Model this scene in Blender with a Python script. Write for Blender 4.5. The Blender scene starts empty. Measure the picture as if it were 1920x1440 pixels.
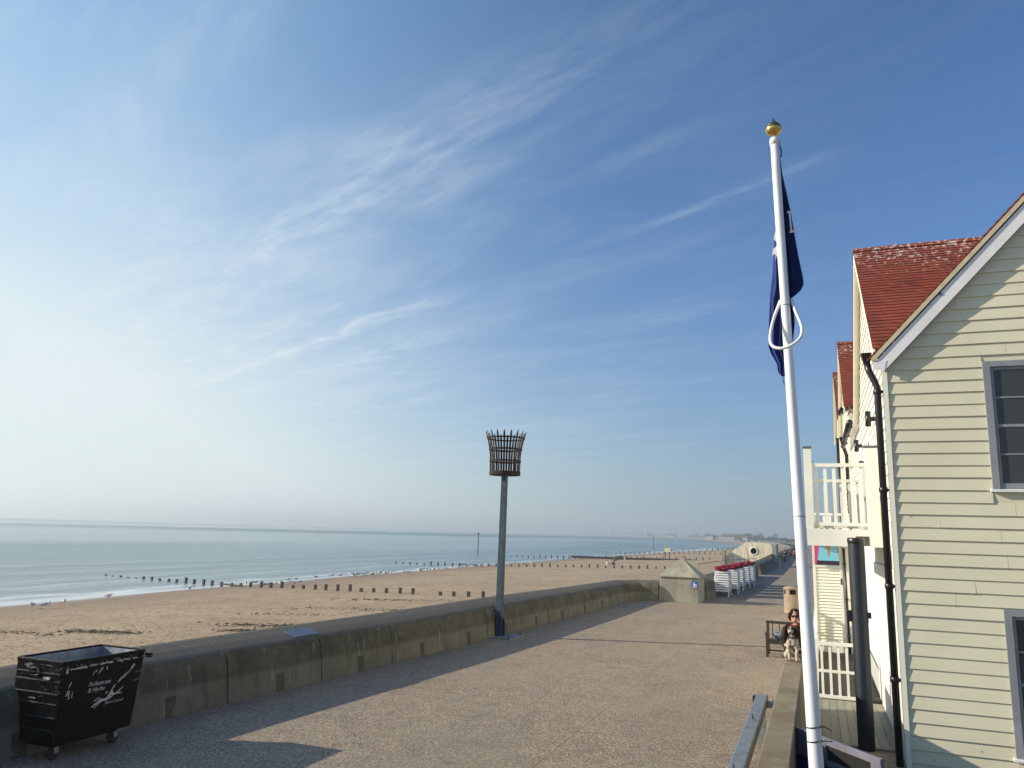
import bpy, bmesh, math, random
from mathutils import Vector, Matrix, Euler, noise as mnoise
random.seed(7)
R = math.radians
SC = bpy.context.scene
COL = SC.collection
# ------------------------------------------------------------------ camera
cam_d = bpy.data.cameras.new("camera"); cam = bpy.data.objects.new("camera", cam_d); COL.objects.link(cam)
cam.location = (0, 0, 3.2)
cam.rotation_euler = (R(100.828), R(-1.688), R(21.273))
cam_d.sensor_width = 36.0; cam_d.lens = 36.0 * 1443 / 1920
cam_d.clip_start = 0.1; cam_d.clip_end = 60000
SC.camera = cam
# ------------------------------------------------------------------ exposure
SC.view_settings.view_transform = 'Standard'; SC.view_settings.look = 'None'
SC.view_settings.exposure = 0.45; SC.view_settings.gamma = 1.0
SC.cycles.use_denoising = True
SC.cycles.max_bounces = 8; SC.cycles.volume_bounces = 0
# ------------------------------------------------------------------ sun + sky
ELEV, AZ = R(22.5), R(252.0)      # azimuth clockwise from +Y
sun_dir = Vector((math.sin(AZ) * math.cos(ELEV), math.cos(AZ) * math.cos(ELEV), math.sin(ELEV)))
sd = bpy.data.lights.new("sun", 'SUN'); sun = bpy.data.objects.new("sun", sd); COL.objects.link(sun)
sd.energy = 4.8; sd.angle = R(0.53); sd.color = (1.0, 0.88, 0.71)
sun.location = sun_dir * 60
sun.rotation_euler = sun_dir.to_track_quat('Z', 'Y').to_euler()
world = bpy.data.worlds.new("World"); SC.world = world; world.use_nodes = True
nt = world.node_tree; nt.nodes.clear()

class G:
    """tiny node-graph helper"""
    def __init__(s, nt): s.nt = nt
    def n(s, t, **k):
        nd = s.nt.nodes.new(t)
        for a, v in k.items(): setattr(nd, a, v)
        return nd
    def link(s, a, b): s.nt.links.new(a, b)
    def put(s, v, sock):
        if isinstance(v, bpy.types.NodeSocket): s.link(v, sock)
        elif isinstance(v, (tuple, list)) and len(v) == 3 and sock.type == 'RGBA': sock.default_value = (*v, 1)
        else: sock.default_value = v
    def m(s, op, a, b=0.0, c=None, clamp=False):
        nd = s.n('ShaderNodeMath', operation=op, use_clamp=clamp)
        s.put(a, nd.inputs[0]); s.put(b, nd.inputs[1])
        if c is not None: s.put(c, nd.inputs[2])
        return nd.outputs[0]
    def mix(s, f, a, b, bt='MIX'):
        nd = s.n('ShaderNodeMix', data_type='RGBA', blend_type=bt)
        s.put(f, nd.inputs[0]); s.put(a, nd.inputs[6]); s.put(b, nd.inputs[7])
        return nd.outputs[2]
    def sep(s, v):
        nd = s.n('ShaderNodeSeparateXYZ'); s.link(v, nd.inputs[0]); return nd.outputs
    def comb(s, x, y, z=0.0):
        nd = s.n('ShaderNodeCombineXYZ')
        s.put(x, nd.inputs[0]); s.put(y, nd.inputs[1]); s.put(z, nd.inputs[2]); return nd.outputs[0]
    def noise(s, v, scale=1.0, detail=3.0, rough=0.55, dist=0.0):
        nd = s.n('ShaderNodeTexNoise'); 
        if v is not None: s.link(v, nd.inputs['Vector'])
        nd.inputs['Scale'].default_value = scale; nd.inputs['Detail'].default_value = detail
        nd.inputs['Roughness'].default_value = rough; nd.inputs['Distortion'].default_value = dist
        return nd.outputs[0]
    def voro(s, v, scale, feature='F1', out='Distance', rnd=1.0):
        nd = s.n('ShaderNodeTexVoronoi', feature=feature); s.link(v, nd.inputs['Vector'])
        nd.inputs['Scale'].default_value = scale; nd.inputs['Randomness'].default_value = rnd
        return nd.outputs[out]
    def ss(s, x, lo, hi, a=0.0, b=1.0):
        nd = s.n('ShaderNodeMapRange', interpolation_type='SMOOTHSTEP'); s.put(x, nd.inputs[0])
        nd.inputs[1].default_value = lo; nd.inputs[2].default_value = hi
        nd.inputs[3].default_value = a; nd.inputs[4].default_value = b
        return nd.outputs[0]
    def scale(s, v, sx, sy, sz, rot=0.0):
        nd = s.n('ShaderNodeMapping'); s.link(v, nd.inputs[0]); nd.inputs['Scale'].default_value = (sx, sy, sz)
        nd.inputs['Rotation'].default_value = (0, 0, rot); return nd.outputs[0]
    def bump(s, h, strength=0.3, dist=0.01):
        nd = s.n('ShaderNodeBump'); s.link(h, nd.inputs['Height'])
        nd.inputs['Strength'].default_value = strength; nd.inputs['Distance'].default_value = dist
        return nd.outputs[0]

def build_sky():
    g = G(nt)
    sky = g.n('ShaderNodeTexSky', sky_type='NISHITA', sun_disc=False)
    sky.sun_elevation = ELEV; sky.sun_rotation = AZ
    sky.altitude = 0; sky.air_density = 1.0; sky.dust_density = 0.6; sky.ozone_density = 3.0
    tc = g.n('ShaderNodeTexCoord'); x, y, z = g.sep(tc.outputs['Generated'])
    zz = g.m('MAXIMUM', z, 0.03)
    px, py = g.m('DIVIDE', x, zz), g.m('DIVIDE', y, zz)
    a = R(28)                                    # the cirrus bands all run the same way across the sky
    q = g.m('ADD', g.m('MULTIPLY', px, math.sin(a)), g.m('MULTIPLY', py, math.cos(a)))
    t = g.m('SUBTRACT', g.m('MULTIPLY', px, math.cos(a)), g.m('MULTIPLY', py, math.sin(a)))
    wob = g.m('MULTIPLY', g.m('SUBTRACT', g.noise(g.comb(g.m('MULTIPLY', t, .9), g.m('MULTIPLY', q, .9)), 1.4, 2), .5), .16)
    qq = g.m('ADD', q, wob)
    fib = g.noise(g.comb(g.m('MULTIPLY', t, 1.6), g.m('MULTIPLY', qq, 6.5), 3.0), 2.4, 7, .62, .25)
    puff = g.noise(g.comb(g.m('MULTIPLY', t, 1.5), g.m('MULTIPLY', qq, 2.6), 9.0), 2.2, 6, .62, .3)
    fib = g.ss(fib, .36, .70); puff = g.ss(puff, .25, .75)
    tex = g.m('ADD', g.m('MULTIPLY', fib, .65), g.m('MULTIPLY', puff, .45))
    tot = None
    #        q0    width  t0    t1    edge  strength
    for q0, w, t0, t1, e, k in ((1.03, .15, -6.4, -1.2, .9, .34), (1.06, .06, -5.2, -1.6, .9, .16), (1.25, .09, -7.0, -2.6, .9, .34), (.78, .10, -6.0, -2.4, .9, .34), (1.6, .15, -7.5, -3.2, .9, .44), (2.2, .15, -6.5, -3.4, .9, .36), (2.8, .2, -7.0, -4.0, .9, .2), (1.86, .075, -5.9, -2.8, .5, .66), (1.86, .028, -1.75, -.95, .22, .22),
                                (1.28, .045, -2.0, -1.55, .15, .20), (3.34, .09, -7.2, -4.6, .5, .30), (2.08, .045, -2.4, -1.55, .25, .10),
                                (1.46, .035, -1.5, -.9, .2, .09), (2.76, .12, -2.6, -1.9, .3, .18), (.45, .12, -3.6, -.4, .9, .06),
                                (2.45, .35, -7.5, -3.5, 1.0, .20), (1.5, .6, -9.5, -4.4, 1.4, .30), (.95, .30, -9.5, -4.6, 1.4, .25)):
        d = g.m('DIVIDE', g.m('SUBTRACT', qq, q0), w)
        gs = g.m('POWER', 2.718, g.m('MULTIPLY', g.m('MULTIPLY', d, d), -1.0))
        al = g.m('MULTIPLY', g.ss(t, t0 - e, t0 + e), g.ss(t, t1 - e, t1 + e, 1.0, 0.0))
        v = g.m('MULTIPLY', g.m('MULTIPLY', gs, al), k)
        tot = v if tot is None else g.m('ADD', tot, v)
    mask = g.m('MULTIPLY', tot, tex)
    veil = g.m('MULTIPLY', g.ss(g.noise(g.comb(g.m('MULTIPLY', t, .55), g.m('MULTIPLY', qq, 1.7), 5.), 1.2, 7, .66, .4), .40, .76), g.ss(x, -.95, .2, .36, .03))
    # thin high haze that thickens towards the horizon and towards the sun
    low = g.m('POWER', 2.718, g.m('MULTIPLY', z, -6.5))
    sund = g.m('ADD', g.m('ADD', g.m('MULTIPLY', x, sun_dir.x), g.m('MULTIPLY', y, sun_dir.y)), g.m('MULTIPLY', z, sun_dir.z))
    glow = g.ss(sund, -.30, .75, .0, 1.0)
    hz = g.m('MULTIPLY', low, .95, clamp=True)
    hz = g.m('ADD', hz, g.m('MULTIPLY', g.m('MULTIPLY', g.m('POWER', glow, 2.9), 1.15), g.m('POWER', 2.718, g.m('MULTIPLY', z, -1.7))))
    hz = g.m('MINIMUM', hz, .95)
    hazecol = g.mix(g.ss(sund, -.25, .42), HAZ0, HAZ1)
    hazecol = g.mix(g.ss(z, .12, .62), hazecol, (4.4, 7.0, 9.4))
    c = g.mix(g.ss(sund, -.4, .5), SKYM0, SKYM1)
    c = g.mix(1.0, sky.outputs[0], c, 'MULTIPLY')
    c = g.mix(hz, c, hazecol)
    m_all = g.m('MINIMUM', g.m('ADD', mask, veil), .8)
    c = g.mix(m_all, c, (7.6, 8.3, 8.7))
    bg = g.n('ShaderNodeBackground'); g.link(c, bg.inputs[0]); bg.inputs[1].default_value = 0.076
    o = g.n('ShaderNodeOutputWorld'); g.link(bg.outputs[0], o.inputs[0])
HAZ0, HAZ1 = (3.5, 4.3, 4.75), (7.7, 8.6, 8.6)
SKYM0, SKYM1 = (.63, .97, 1.38), (.70, 1.10, 1.40)
build_sky()

# ------------------------------------------------------------------ materials
MATS = {}
def mat(name, col=(.5, .5, .5), rough=.6, metal=0.0, spec=.5, fn=None, coat=0.0):
    if name in MATS: return MATS[name]
    m = bpy.data.materials.new(name); m.use_nodes = True; t = m.node_tree
    b = t.nodes['Principled BSDF']; g = G(t)
    b.inputs['Base Color'].default_value = (*col, 1); b.inputs['Roughness'].default_value = rough
    b.inputs['Metallic'].default_value = metal; b.inputs['Specular IOR Level'].default_value = spec
    b.inputs['Coat Weight'].default_value = coat
    pos = g.n('ShaderNodeNewGeometry').outputs['Position']
    if fn: fn(g, b, pos)
    MATS[name] = m; return m
def setc(g, b, c): g.put(c, b.inputs['Base Color'])
def setr(g, b, r): g.put(r, b.inputs['Roughness'])
def setn(g, b, n): g.link(n, b.inputs['Normal'])

def f_weather(c0, c1, sc=3.0, bumpsc=60.0, bs=.15, r0=.5, r1=.75):
    def f(g, b, p):
        n = g.noise(p, sc, 5, .6); setc(g, b, g.mix(g.ss(n, .3, .7), c0, c1))
        setr(g, b, g.ss(n, .2, .8, r0, r1)); setn(g, b, g.bump(g.noise(p, bumpsc, 3), bs, .004))
    return f
def f_aggregate(g, b, p):
    v = g.voro(p, 78.0, out='Color'); vx = g.sep(v)[0]
    v2 = g.sep(g.voro(p, 34.0, out='Color'))[1]
    d = g.voro(p, 78.0)
    big = g.noise(p, .35, 5, .6); mid = g.noise(p, 2.2, 4, .6)
    c = g.mix(g.ss(vx, .15, .85), (.080, .056, .036), (.47, .365, .255))
    c = g.mix(g.m('MULTIPLY', g.ss(v2, .62, .95), .55), c, (.085, .055, .04))
    c = g.mix(g.m('MULTIPLY', g.ss(g.sep(v)[2], .90, .97), .8), c, (.62, .58, .50))
    c = g.mix(g.m('MULTIPLY', g.ss(big, .35, .7), .35), c, (.32, .27, .16))
    c = g.mix(g.m('MULTIPLY', g.ss(g.noise(p, .55, 6, .7), .50, .70), .28), c, (.09, .068, .05))
    c = g.mix(g.m('MULTIPLY', g.ss(mid, .45, .70), .32), c, (.17, .12, .10))
    x, y, z = g.sep(p)
    jx = g.m('ABSOLUTE', g.m('SUBTRACT', g.m('FRACT', g.m('DIVIDE', g.m('ADD', y, .9), 6.0)), .5))
    jy = g.m('ABSOLUTE', g.m('SUBTRACT', g.m('FRACT', g.m('DIVIDE', g.m('ADD', x, 1.2), 5.2)), .5))
    j = g.m('MAXIMUM', g.m('LESS_THAN', jx, .0016), g.m('LESS_THAN', jy, .0014))
    c = g.mix(g.m('MULTIPLY', j, .5), c, (.05, .042, .035))
    vn = g.n('ShaderNodeTexVoronoi', feature='DISTANCE_TO_EDGE'); vn.inputs['Scale'].default_value = .22
    wn_ = g.n('ShaderNodeTexNoise'); wn_.inputs['Scale'].default_value = 1.3; wn_.inputs['Detail'].default_value = 5; g.link(p, wn_.inputs['Vector'])
    vv = g.n('ShaderNodeVectorMath', operation='ADD'); g.link(p, vv.inputs[0]); g.link(wn_.outputs[1], vv.inputs[1]); g.link(vv.outputs[0], vn.inputs['Vector'])
    crack = g.m('MULTIPLY', g.ss(vn.outputs['Distance'], .0, .0035, 1., 0.), g.ss(g.noise(p, .3, 2), .50, .56))
    c = g.mix(g.m('MULTIPLY', crack, .55), c, (.05, .04, .032))
    c = g.mix(g.m('MULTIPLY', g.ss(g.voro(p, .9), .012, .03, 1., 0.), .7), c, (.045, .036, .03))
    patch = g.ss(g.noise(g.scale(p, .5, .18, 1), 1.0, 2), .50, .53)
    c = g.mix(g.m('MULTIPLY', patch, .18), c, (.16, .15, .135))
    setc(g, b, c); setr(g, b, .85)
    setn(g, b, g.bump(g.m('ADD', d, g.m('MULTIPLY', j, -1.0)), .55, .006))
def f_seawall(g, b, p):
    x, y, z = g.sep(p)
    n = g.noise(p, 1.1, 6, .65); st = g.noise(g.scale(p, 2.6, 2.6, .40), 1.7, 7, .74); fine = g.noise(p, 45.0, 4, .65)
    c = g.mix(g.ss(n, .3, .72), (.064, .055, .034), (.135, .118, .076))
    lowc = g.mix(g.ss(n, .3, .7), (.135, .123, .083), (.20, .183, .128))
    c = g.mix(g.ss(g.m('ADD', z, g.m('MULTIPLY', g.m('SUBTRACT', n, .5), .18)), .36, .48, 1., 0.), c, lowc)
    c = g.mix(g.m('MULTIPLY', g.ss(st, .46, .70), .55), c, (.038, .034, .018))
    c = g.mix(g.m('MULTIPLY', g.ss(g.noise(g.scale(p, 6, 6, .5), 1.5, 3), .62, .72), .4), c, (.40, .38, .30))
    top = g.ss(z, .84, .92)
    tc = g.mix(g.ss(fine, .35, .7), (.090, .080, .062), (.17, .153, .120))
    spots = g.m('MULTIPLY', g.ss(g.noise(g.scale(p, 5., 16., 5.), 1.0, 5, .7), .60, .66), g.ss(z, .93, 1.0))
    tc = g.mix(g.m('MULTIPLY', spots, .7), tc, (.46, .44, .38))
    c = g.mix(top, c, tc)
    setc(g, b, c); setr(g, b, .86); setn(g, b, g.bump(g.m('ADD', fine, g.m('MULTIPLY', g.noise(p, 9.0, 4), .8)), .35, .012))
def f_concrete(c0, c1, stain=(.1, .1, .06), k=.5):
    def f(g, b, p):
        n = g.noise(p, .9, 6, .65); st = g.noise(g.scale(p, 2.5, 2.5, .3), 1.4, 5, .6)
        c = g.mix(g.ss(n, .3, .7), c0, c1); c = g.mix(g.m('MULTIPLY', g.ss(st, .46, .7), k), c, stain)
        setc(g, b, c); setr(g, b, .85); setn(g, b, g.bump(g.noise(p, 35.0, 5, .65), .3, .012))
    return f
def f_sand(g, b, p):
    x, y, z = g.sep(p)
    n = g.noise(p, .12, 6, .6); m_ = g.noise(p, .9, 5, .65); f = g.noise(p, 3.2, 5, .7)
    c = g.mix(g.ss(n, .3, .7), (.38, .285, .175), (.46, .35, .22))
    c = g.mix(g.m('MULTIPLY', g.ss(m_, .48, .66), .55), c, (.27, .19, .11))
    drift = g.noise(g.scale(p, .10, .9, 1, R(8)), 1.0, 5, .6)
    c = g.mix(g.m('MULTIPLY', g.ss(drift, .54, .70), .42), c, (.26, .19, .115))
    edge = g.m('ADD', z, g.m('MULTIPLY', g.m('SUBTRACT', g.noise(p, .08, 3), .5), .35))
    wet = g.ss(edge, -3.16, -2.72, 1.0, 0.0)
    c = g.mix(g.m('MULTIPLY', wet, .82), c, (.24, .165, .11))
    foot = g.ss(g.voro(g.scale(p, 1.0, 1.35, 1.0), 2.6), .0, .30, 1., 0.)
    foot = g.m('MULTIPLY', foot, g.ss(g.noise(p, .35, 4), .38, .56))
    dryf = g.m('MULTIPLY', foot, g.m('SUBTRACT', 1.0, wet))
    c = g.mix(g.m('MULTIPLY', dryf, .55), c, (.20, .14, .085))  # footprint hollows also darkened in the colour, for the shadow inside them
    clod = g.m('MULTIPLY', g.ss(g.noise(g.scale(p, 1.0, 2.2, 1), 2.2, 5, .66), .545, .60), g.m('MULTIPLY', g.ss(x, -54., -40., .15, 1.), g.ss(g.noise(p, .22, 3), .34, .50)))
    c = g.mix(g.m('MULTIPLY', clod, .75), c, (.12, .08, .042))
    setc(g, b, c); setr(g, b, g.ss(edge, -3.30, -3.02, .30, .92)); b.inputs['Specular IOR Level'].default_value = .35
    h = g.m('ADD', g.m('MULTIPLY', dryf, -1.2), g.m('MULTIPLY', g.m('MULTIPLY', f, .8), g.m('SUBTRACT', 1.0, wet)))
    setn(g, b, g.bump(h, .9, .10))
def f_sea(g, b, p):
    x, y, z = g.sep(p)
    w1 = g.m('ADD', g.noise(g.scale(p, .55, .16, 1), 1.0, 6, .66, .3), g.m('MULTIPLY', g.noise(g.scale(p, .12, .035, 1), 1.0, 5, .6, .2), 1.2)); w2 = g.noise(g.scale(p, .05, .014, 1), 1.0, 4, .5)
    slick = g.ss(g.noise(g.scale(p, .0016, .00045, 1, R(4)), 1.0, 3, .5), .46, .54)
    far = g.ss(x, -900., -500., 1., 0.)
    c = g.mix(g.ss(w2, .35, .65), (.095, .175, .175), (.12, .205, .195))
    shal = g.ss(x, -150.0, -58.0); c = g.mix(g.m('MULTIPLY', shal, .55), c, (.20, .25, .225))
    # breaking ripples and the thin sheet of swash running along the shore
    sw = g.m('ADD', x, g.m('MULTIPLY', g.m('SUBTRACT', g.noise(g.scale(p, .0, .02, 0), 1.0, 4, .6), .5), 22.0))
    fo = None
    for x0, w, k in ((-60.5, 1.3, .75), (-70., 1.0, .38), (-83., 1.2, .2)):
        d = g.m('DIVIDE', g.m('SUBTRACT', sw, x0), w); e = g.m('MULTIPLY', g.m('POWER', 2.718, g.m('MULTIPLY', g.m('MULTIPLY', d, d), -1.)), k)
        fo = e if fo is None else g.m('ADD', fo, e)
    fo = g.m('MULTIPLY', fo, g.ss(g.noise(g.scale(p, .8, .10, 1), 1.0, 5, .65), .38, .58))
    edge = g.m('MULTIPLY', g.ss(g.m('ADD', x, g.m('MULTIPLY', g.noise(g.scale(p, .3, .07, 1), 1.0, 4), 5.0)), -57.5, -55.2), g.m('LESS_THAN', y, 460.))
    fo = g.m('MINIMUM', g.m('ADD', fo, g.m('MULTIPLY', edge, .7)), .9)
    c = g.mix(fo, c, (.78, .80, .78))
    setc(g, b, c); b.inputs['IOR'].default_value = 1.33; b.inputs['Specular IOR Level'].default_value = .5
    rr = g.m('ADD', g.m('MULTIPLY', g.m('SUBTRACT', 1.0, slick), .20), .17)
    rr = g.m('SUBTRACT', rr, g.m('MULTIPLY', shal, .05)); setr(g, b, g.m('MAXIMUM', rr, .12))
    crest = None
    for x0, w in ((-66., 2.), (-73., 2.2), (-84., 2.5), (-97., 3.)):
        d = g.m('DIVIDE', g.m('SUBTRACT', sw, x0), w); e = g.m('POWER', 2.718, g.m('MULTIPLY', g.m('MULTIPLY', d, d), -1.))
        crest = e if crest is None else g.m('ADD', crest, e)
    h = g.m('ADD', g.m('MULTIPLY', w1, 1.0), g.m('MULTIPLY', crest, .9))
    bn = g.n('ShaderNodeBump'); g.link(h, bn.inputs['Height']); bn.inputs['Distance'].default_value = .45
    g.put(g.m('MULTIPLY', g.ss(slick, 0., 1., 1., .35), g.ss(x, -57., -90., .25, 1.)), bn.inputs['Strength']); setn(g, b, bn.outputs[0])
def f_tiles(g, b, p):
    x, y, z = g.sep(p)
    row = g.m('FLOOR', g.m('DIVIDE', z, .0955))
    off = g.m('MULTIPLY', g.m('FRACT', g.m('MULTIPLY', row, .5)), .166)
    u = g.m('DIVIDE', g.m('ADD', g.m('ADD', x, y), off), .166)
    wn = g.n('ShaderNodeTexWhiteNoise', noise_dimensions='2D'); g.link(g.comb(g.m('FLOOR', u), row), wn.inputs[0])
    c = g.mix(wn.outputs[0], (.26, .050, .022), (.15, .030, .016))
    c = g.mix(g.m('MULTIPLY', g.ss(g.noise(p, 1.4, 5), .4, .7), .5), c, (.27, .066, .03))
    jt = g.m('LESS_THAN', g.m('FRACT', u), .06); c = g.mix(g.m('MULTIPLY', jt, .75), c, (.03, .012, .01))
    gu = g.noise(g.scale(p, 7.0, 7.0, 1.0), 1.6, 5, .72)
    return c, gu, z, wn.outputs[0]
def f_tiles_for(zr):
    def f(g, b, p):
        c, gu, z, w = f_tiles(g, b, p)
        k = g.m('MULTIPLY', g.ss(z, zr - 1.3, zr - .5, 0., 1.), g.ss(g.m('ADD', gu, g.m('MULTIPLY', g.ss(z, zr - 1.2, zr - .2, 0., 1.), .07)), .60, .68))
        setc(g, b, g.mix(g.m('MULTIPLY', k, .85), c, (.66, .63, .58))); setr(g, b, .8)
        setn(g, b, g.bump(g.m('ADD', g.noise(p, 30., 4), w), .4, .008))
    return f
def f_board(c0, c1, dirty=.25):
    def f(g, b, p):
        gr = g.noise(g.scale(p, 1.2, 1.2, 26), 1.5, 4, .6); n = g.noise(p, .8, 5, .6)
        c = g.mix(g.ss(n, .3, .7), c0, c1); c = g.mix(g.m('MULTIPLY', g.ss(gr, .5, .8), dirty), c, tuple(v * .62 for v in c0))
        sp = g.m('MULTIPLY', g.ss(g.voro(p, 1.9), .0, .048, 1., 0.), .85); c = g.mix(sp, c, (.10, .08, .05))
        setc(g, b, c); setr(g, b, .62); setn(g, b, g.bump(gr, .12, .004))
    return f
def f_galv(g, b, p):
    n = g.sep(g.voro(p, 40., out='Color'))[0]; m_ = g.noise(p, 4., 5, .6)
    c = g.mix(n, (.17, .20, .215), (.26, .29, .30)); c = g.mix(g.m('MULTIPLY', g.ss(m_, .45, .7), .6), c, (.12, .145, .165))
    st = g.ss(g.noise(g.scale(p, 20, 3, 3), 1., 4), .62, .75); c = g.mix(g.m('MULTIPLY', st, .35), c, (.42, .43, .42))
    setc(g, b, c); setr(g, b, g.ss(m_, .3, .7, .45, .7))
def f_rust(g, b, p):
    n = g.noise(p, 9., 6, .65); setc(g, b, g.mix(g.ss(n, .42, .74), (.013, .009, .008), (.075, .027, .012)))
    setr(g, b, .9); setn(g, b, g.bump(n, .4, .01))
def f_binpaint(g, b, p):
    x, y, z = g.sep(p)
    n = g.noise(g.scale(p, 2.2, 7., 7.), 2.0, 6, .7)
    band = g.m('MULTIPLY', g.m('MULTIPLY', g.ss(z, 1.12, 1.19), g.ss(z, 1.24, 1.225)), .13)
    k = g.ss(g.m('ADD', n, band), .665, .70)
    k2 = g.m('MULTIPLY', g.ss(g.noise(p, 26., 4, .7), .60, .66), g.ss(y, 8.12, 7.98))
    k = g.m('MAXIMUM', k, g.m('MULTIPLY', k2, .6))
    setc(g, b, g.mix(k, (.0035, .0035, .004), (.20, .19, .165))); setr(g, b, g.m('ADD', g.m('MULTIPLY', k, .4), .30)); b.inputs['Specular IOR Level'].default_value = .10
    setn(g, b, g.bump(g.noise(p, 14., 3), .08, .01))
def f_deck(g, b, p):
    x, y, z = g.sep(p)
    rib = g.m('ABSOLUTE', g.m('SUBTRACT', g.m('FRACT', g.m('DIVIDE', x, .0125)), .5)); n = g.noise(g.scale(p, 4., .5, 1), 2., 4)
    setc(g, b, g.mix(g.ss(n, .3, .7), (.22, .215, .165), (.30, .29, .225))); setr(g, b, .75); setn(g, b, g.bump(rib, .5, .006))
def f_leaf(c0, c1):
    def f(g, b, p):
        n = g.noise(p, .35, 4); setc(g, b, g.mix(g.ss(n, .35, .65), c0, c1)); setr(g, b, .8)
    return f
def f_fabric(c0, c1, sc=30., k=(.45, .55)):
    def f(g, b, p):
        n = g.noise(p, sc, 4, .6); setc(g, b, g.mix(g.ss(n, *k), c0, c1)); setr(g, b, .9); b.inputs['Specular IOR Level'].default_value = .2
        setn(g, b, g.bump(g.noise(p, sc * 3, 3), .3, .004))
    return f
def f_col(g, b, p):
    a = g.n('ShaderNodeAttribute', attribute_name='Col'); n = g.noise(p, 55., 4, .7)
    setc(g, b, g.mix(g.m('MULTIPLY', g.ss(n, .4, .7), .22), a.outputs[0], (.05, .035, .025))); setr(g, b, .85)
    setn(g, b, g.bump(g.noise(g.scale(p, 60, 60, 25), 1., 3), .7, .01))

M_AGG = mat('exposed_aggregate', fn=f_aggregate)
M_SEAWALL = mat('seawall_concrete', fn=f_seawall)
M_CONC = mat('kiosk_concrete', fn=f_concrete((.27, .26, .21), (.36, .345, .28), (.12, .115, .09), .45))
M_PARA = mat('parapet_concrete', fn=f_concrete((.16, .125, .072), (.25, .20, .125), (.36, .31, .21), .4))
M_PORT = mat('pale_concrete', fn=f_concrete((.70, .64, .47), (.80, .75, .60), (.28, .19, .075), .85))
M_SAND = mat('sand', fn=f_sand); M_SEA = mat('sea_water', fn=f_sea)
M_SEABED = mat('seabed', (.2, .16, .1), .9)
M_SAGE = mat('sage_boards', fn=f_board((.60, .575, .425), (.66, .635, .475), .24))
M_CREAM = mat('cream_boards', fn=f_board((.74, .72, .60), (.80, .785, .67), .12))
M_WHITE = mat('white_paint', fn=f_weather((.72, .72, .66), (.80, .79, .73), 2., 50, .08, .4, .6))
M_BARGE = mat('bargeboard_white', fn=f_weather((.66, .67, .68), (.74, .75, .76), 2., 50, .08, .35, .5))
M_WIN = mat('window_grey_paint', fn=f_weather((.20, .22, .235), (.26, .28, .30), 3., 50, .06, .35, .5))
M_POLE = mat('pole_white', fn=f_weather((.74, .75, .76), (.80, .81, .82), 1.5, 40, .03, .22, .35), coat=.3)
M_BLACK = mat('black_cast', (.010, .010, .011), .35)
M_NAVY = mat('navy_paint', fn=f_weather((.005, .010, .019), (.008, .015, .025), 5., 60, .05, .45, .6))
M_GLASS = mat('dark_glass', (.042, .047, .050), .08, spec=.4)
M_GALV = mat('galvanised', fn=f_galv, metal=.25); M_BPOST = mat('beacon_steel', fn=f_weather((.020, .042, .058), (.042, .075, .10), 5., 50, .1, .45, .65)); M_RUST = mat('rusty_iron', fn=f_rust)
M_BLUESLEEVE = mat('blue_steel', fn=f_weather((.014, .028, .06), (.03, .05, .09), 8., 60, .1, .4, .6))
M_BIN = mat('bin_paint', fn=f_binpaint)
M_BININ = mat('bin_inside', fn=f_weather((.16, .19, .23), (.32, .36, .40), 5., 30, .1, .4, .6), metal=.3)
M_RUB = mat('rubber', (.015, .015, .015), .8)
M_SILVER = mat('worn_decal', fn=f_weather((.22, .22, .22), (.62, .62, .62), 26., 60, .05, .4, .6))
M_DECK = mat('deck_boards', fn=f_deck)
M_POST = mat('wet_timber', fn=f_weather((.018, .014, .010), (.05, .038, .026), 6., 30, .4, .6, .9))
M_BENCH = mat('bench_timber', fn=f_weather((.022, .013, .011), (.045, .028, .022), 8., 60, .2, .5, .7))
M_TANBIN = mat('tan_concrete', fn=f_weather((.27, .20, .13), (.34, .255, .17), 6., 180, .35, .7, .85))
M_PLASTIC = mat('white_plastic', fn=f_weather((.72, .74, .76), (.80, .82, .84), 3., 40, .05, .35, .5))
M_RED = mat('red_cushion', fn=f_fabric((.16, .010, .022), (.26, .016, .035), 7.))
M_GOLD = mat('gold', (.75, .52, .16), .22, 1.0)
M_VERDI = mat('dull_brass', (.10, .10, .055), .5, .6)
M_FLAG = mat('flag_navy', fn=f_fabric((.016, .032, .14), (.026, .046, .19), 5., (.3, .7)))
M_FLAGW = mat('flag_print', (.62, .62, .62), .8)
M_DARKHOLE = mat('dark_opening', (.006, .006, .006), .9)
M_BLUESIGN = mat('sign_blue', (.02, .10, .46), .5); M_WHITESIGN = mat('sign_white', (.75, .75, .75), .5)
M_YEL = mat('sign_yellow', (.72, .64, .28), .5); M_BROWNP = mat('sign_posts', (.11, .05, .03), .7)
M_TEAL = mat('banner_teal', (.16, .46, .60), .6); M_PINK = mat('banner_pink', (.55, .02, .16), .6); M_CONE = mat('banner_cone', (.38, .20, .10), .6)
M_PANELW = mat('panel_white_shaded', fn=f_weather((.12, .12, .155), (.17, .17, .21), 3., 60, .05, .25, .4)); M_PANELB = mat('panel_blue', (.010, .018, .16), .35)  # white band's paint is darkened in colour to stand in for shade
M_WEED = mat('seaweed', (.055, .036, .018), .9)
M_GULL = mat('gull_white', (.72, .71, .68), .7); M_GULLG = mat('gull_grey', (.28, .29, .30), .7)
M_LEAD = mat('grey_cap', (.10, .10, .11), .6)
M_PLAQUE = mat('blue_steel_plate', fn=f_weather((.09, .125, .19), (.15, .19, .26), 4., 70, .1, .35, .6), metal=.2)
M_GROUT = mat('mortar', fn=f_weather((.50, .43, .28), (.58, .51, .36), 8., 60, .3, .7, .9))
M_GRASS = mat('rough_ground', fn=f_leaf((.10, .11, .05), (.22, .19, .11)))
M_LEAF = mat('tree_leaf', fn=f_leaf((.035, .060, .022), (.075, .10, .038)))
M_BARK = mat('bark', (.08, .06, .045), .9)
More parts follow.
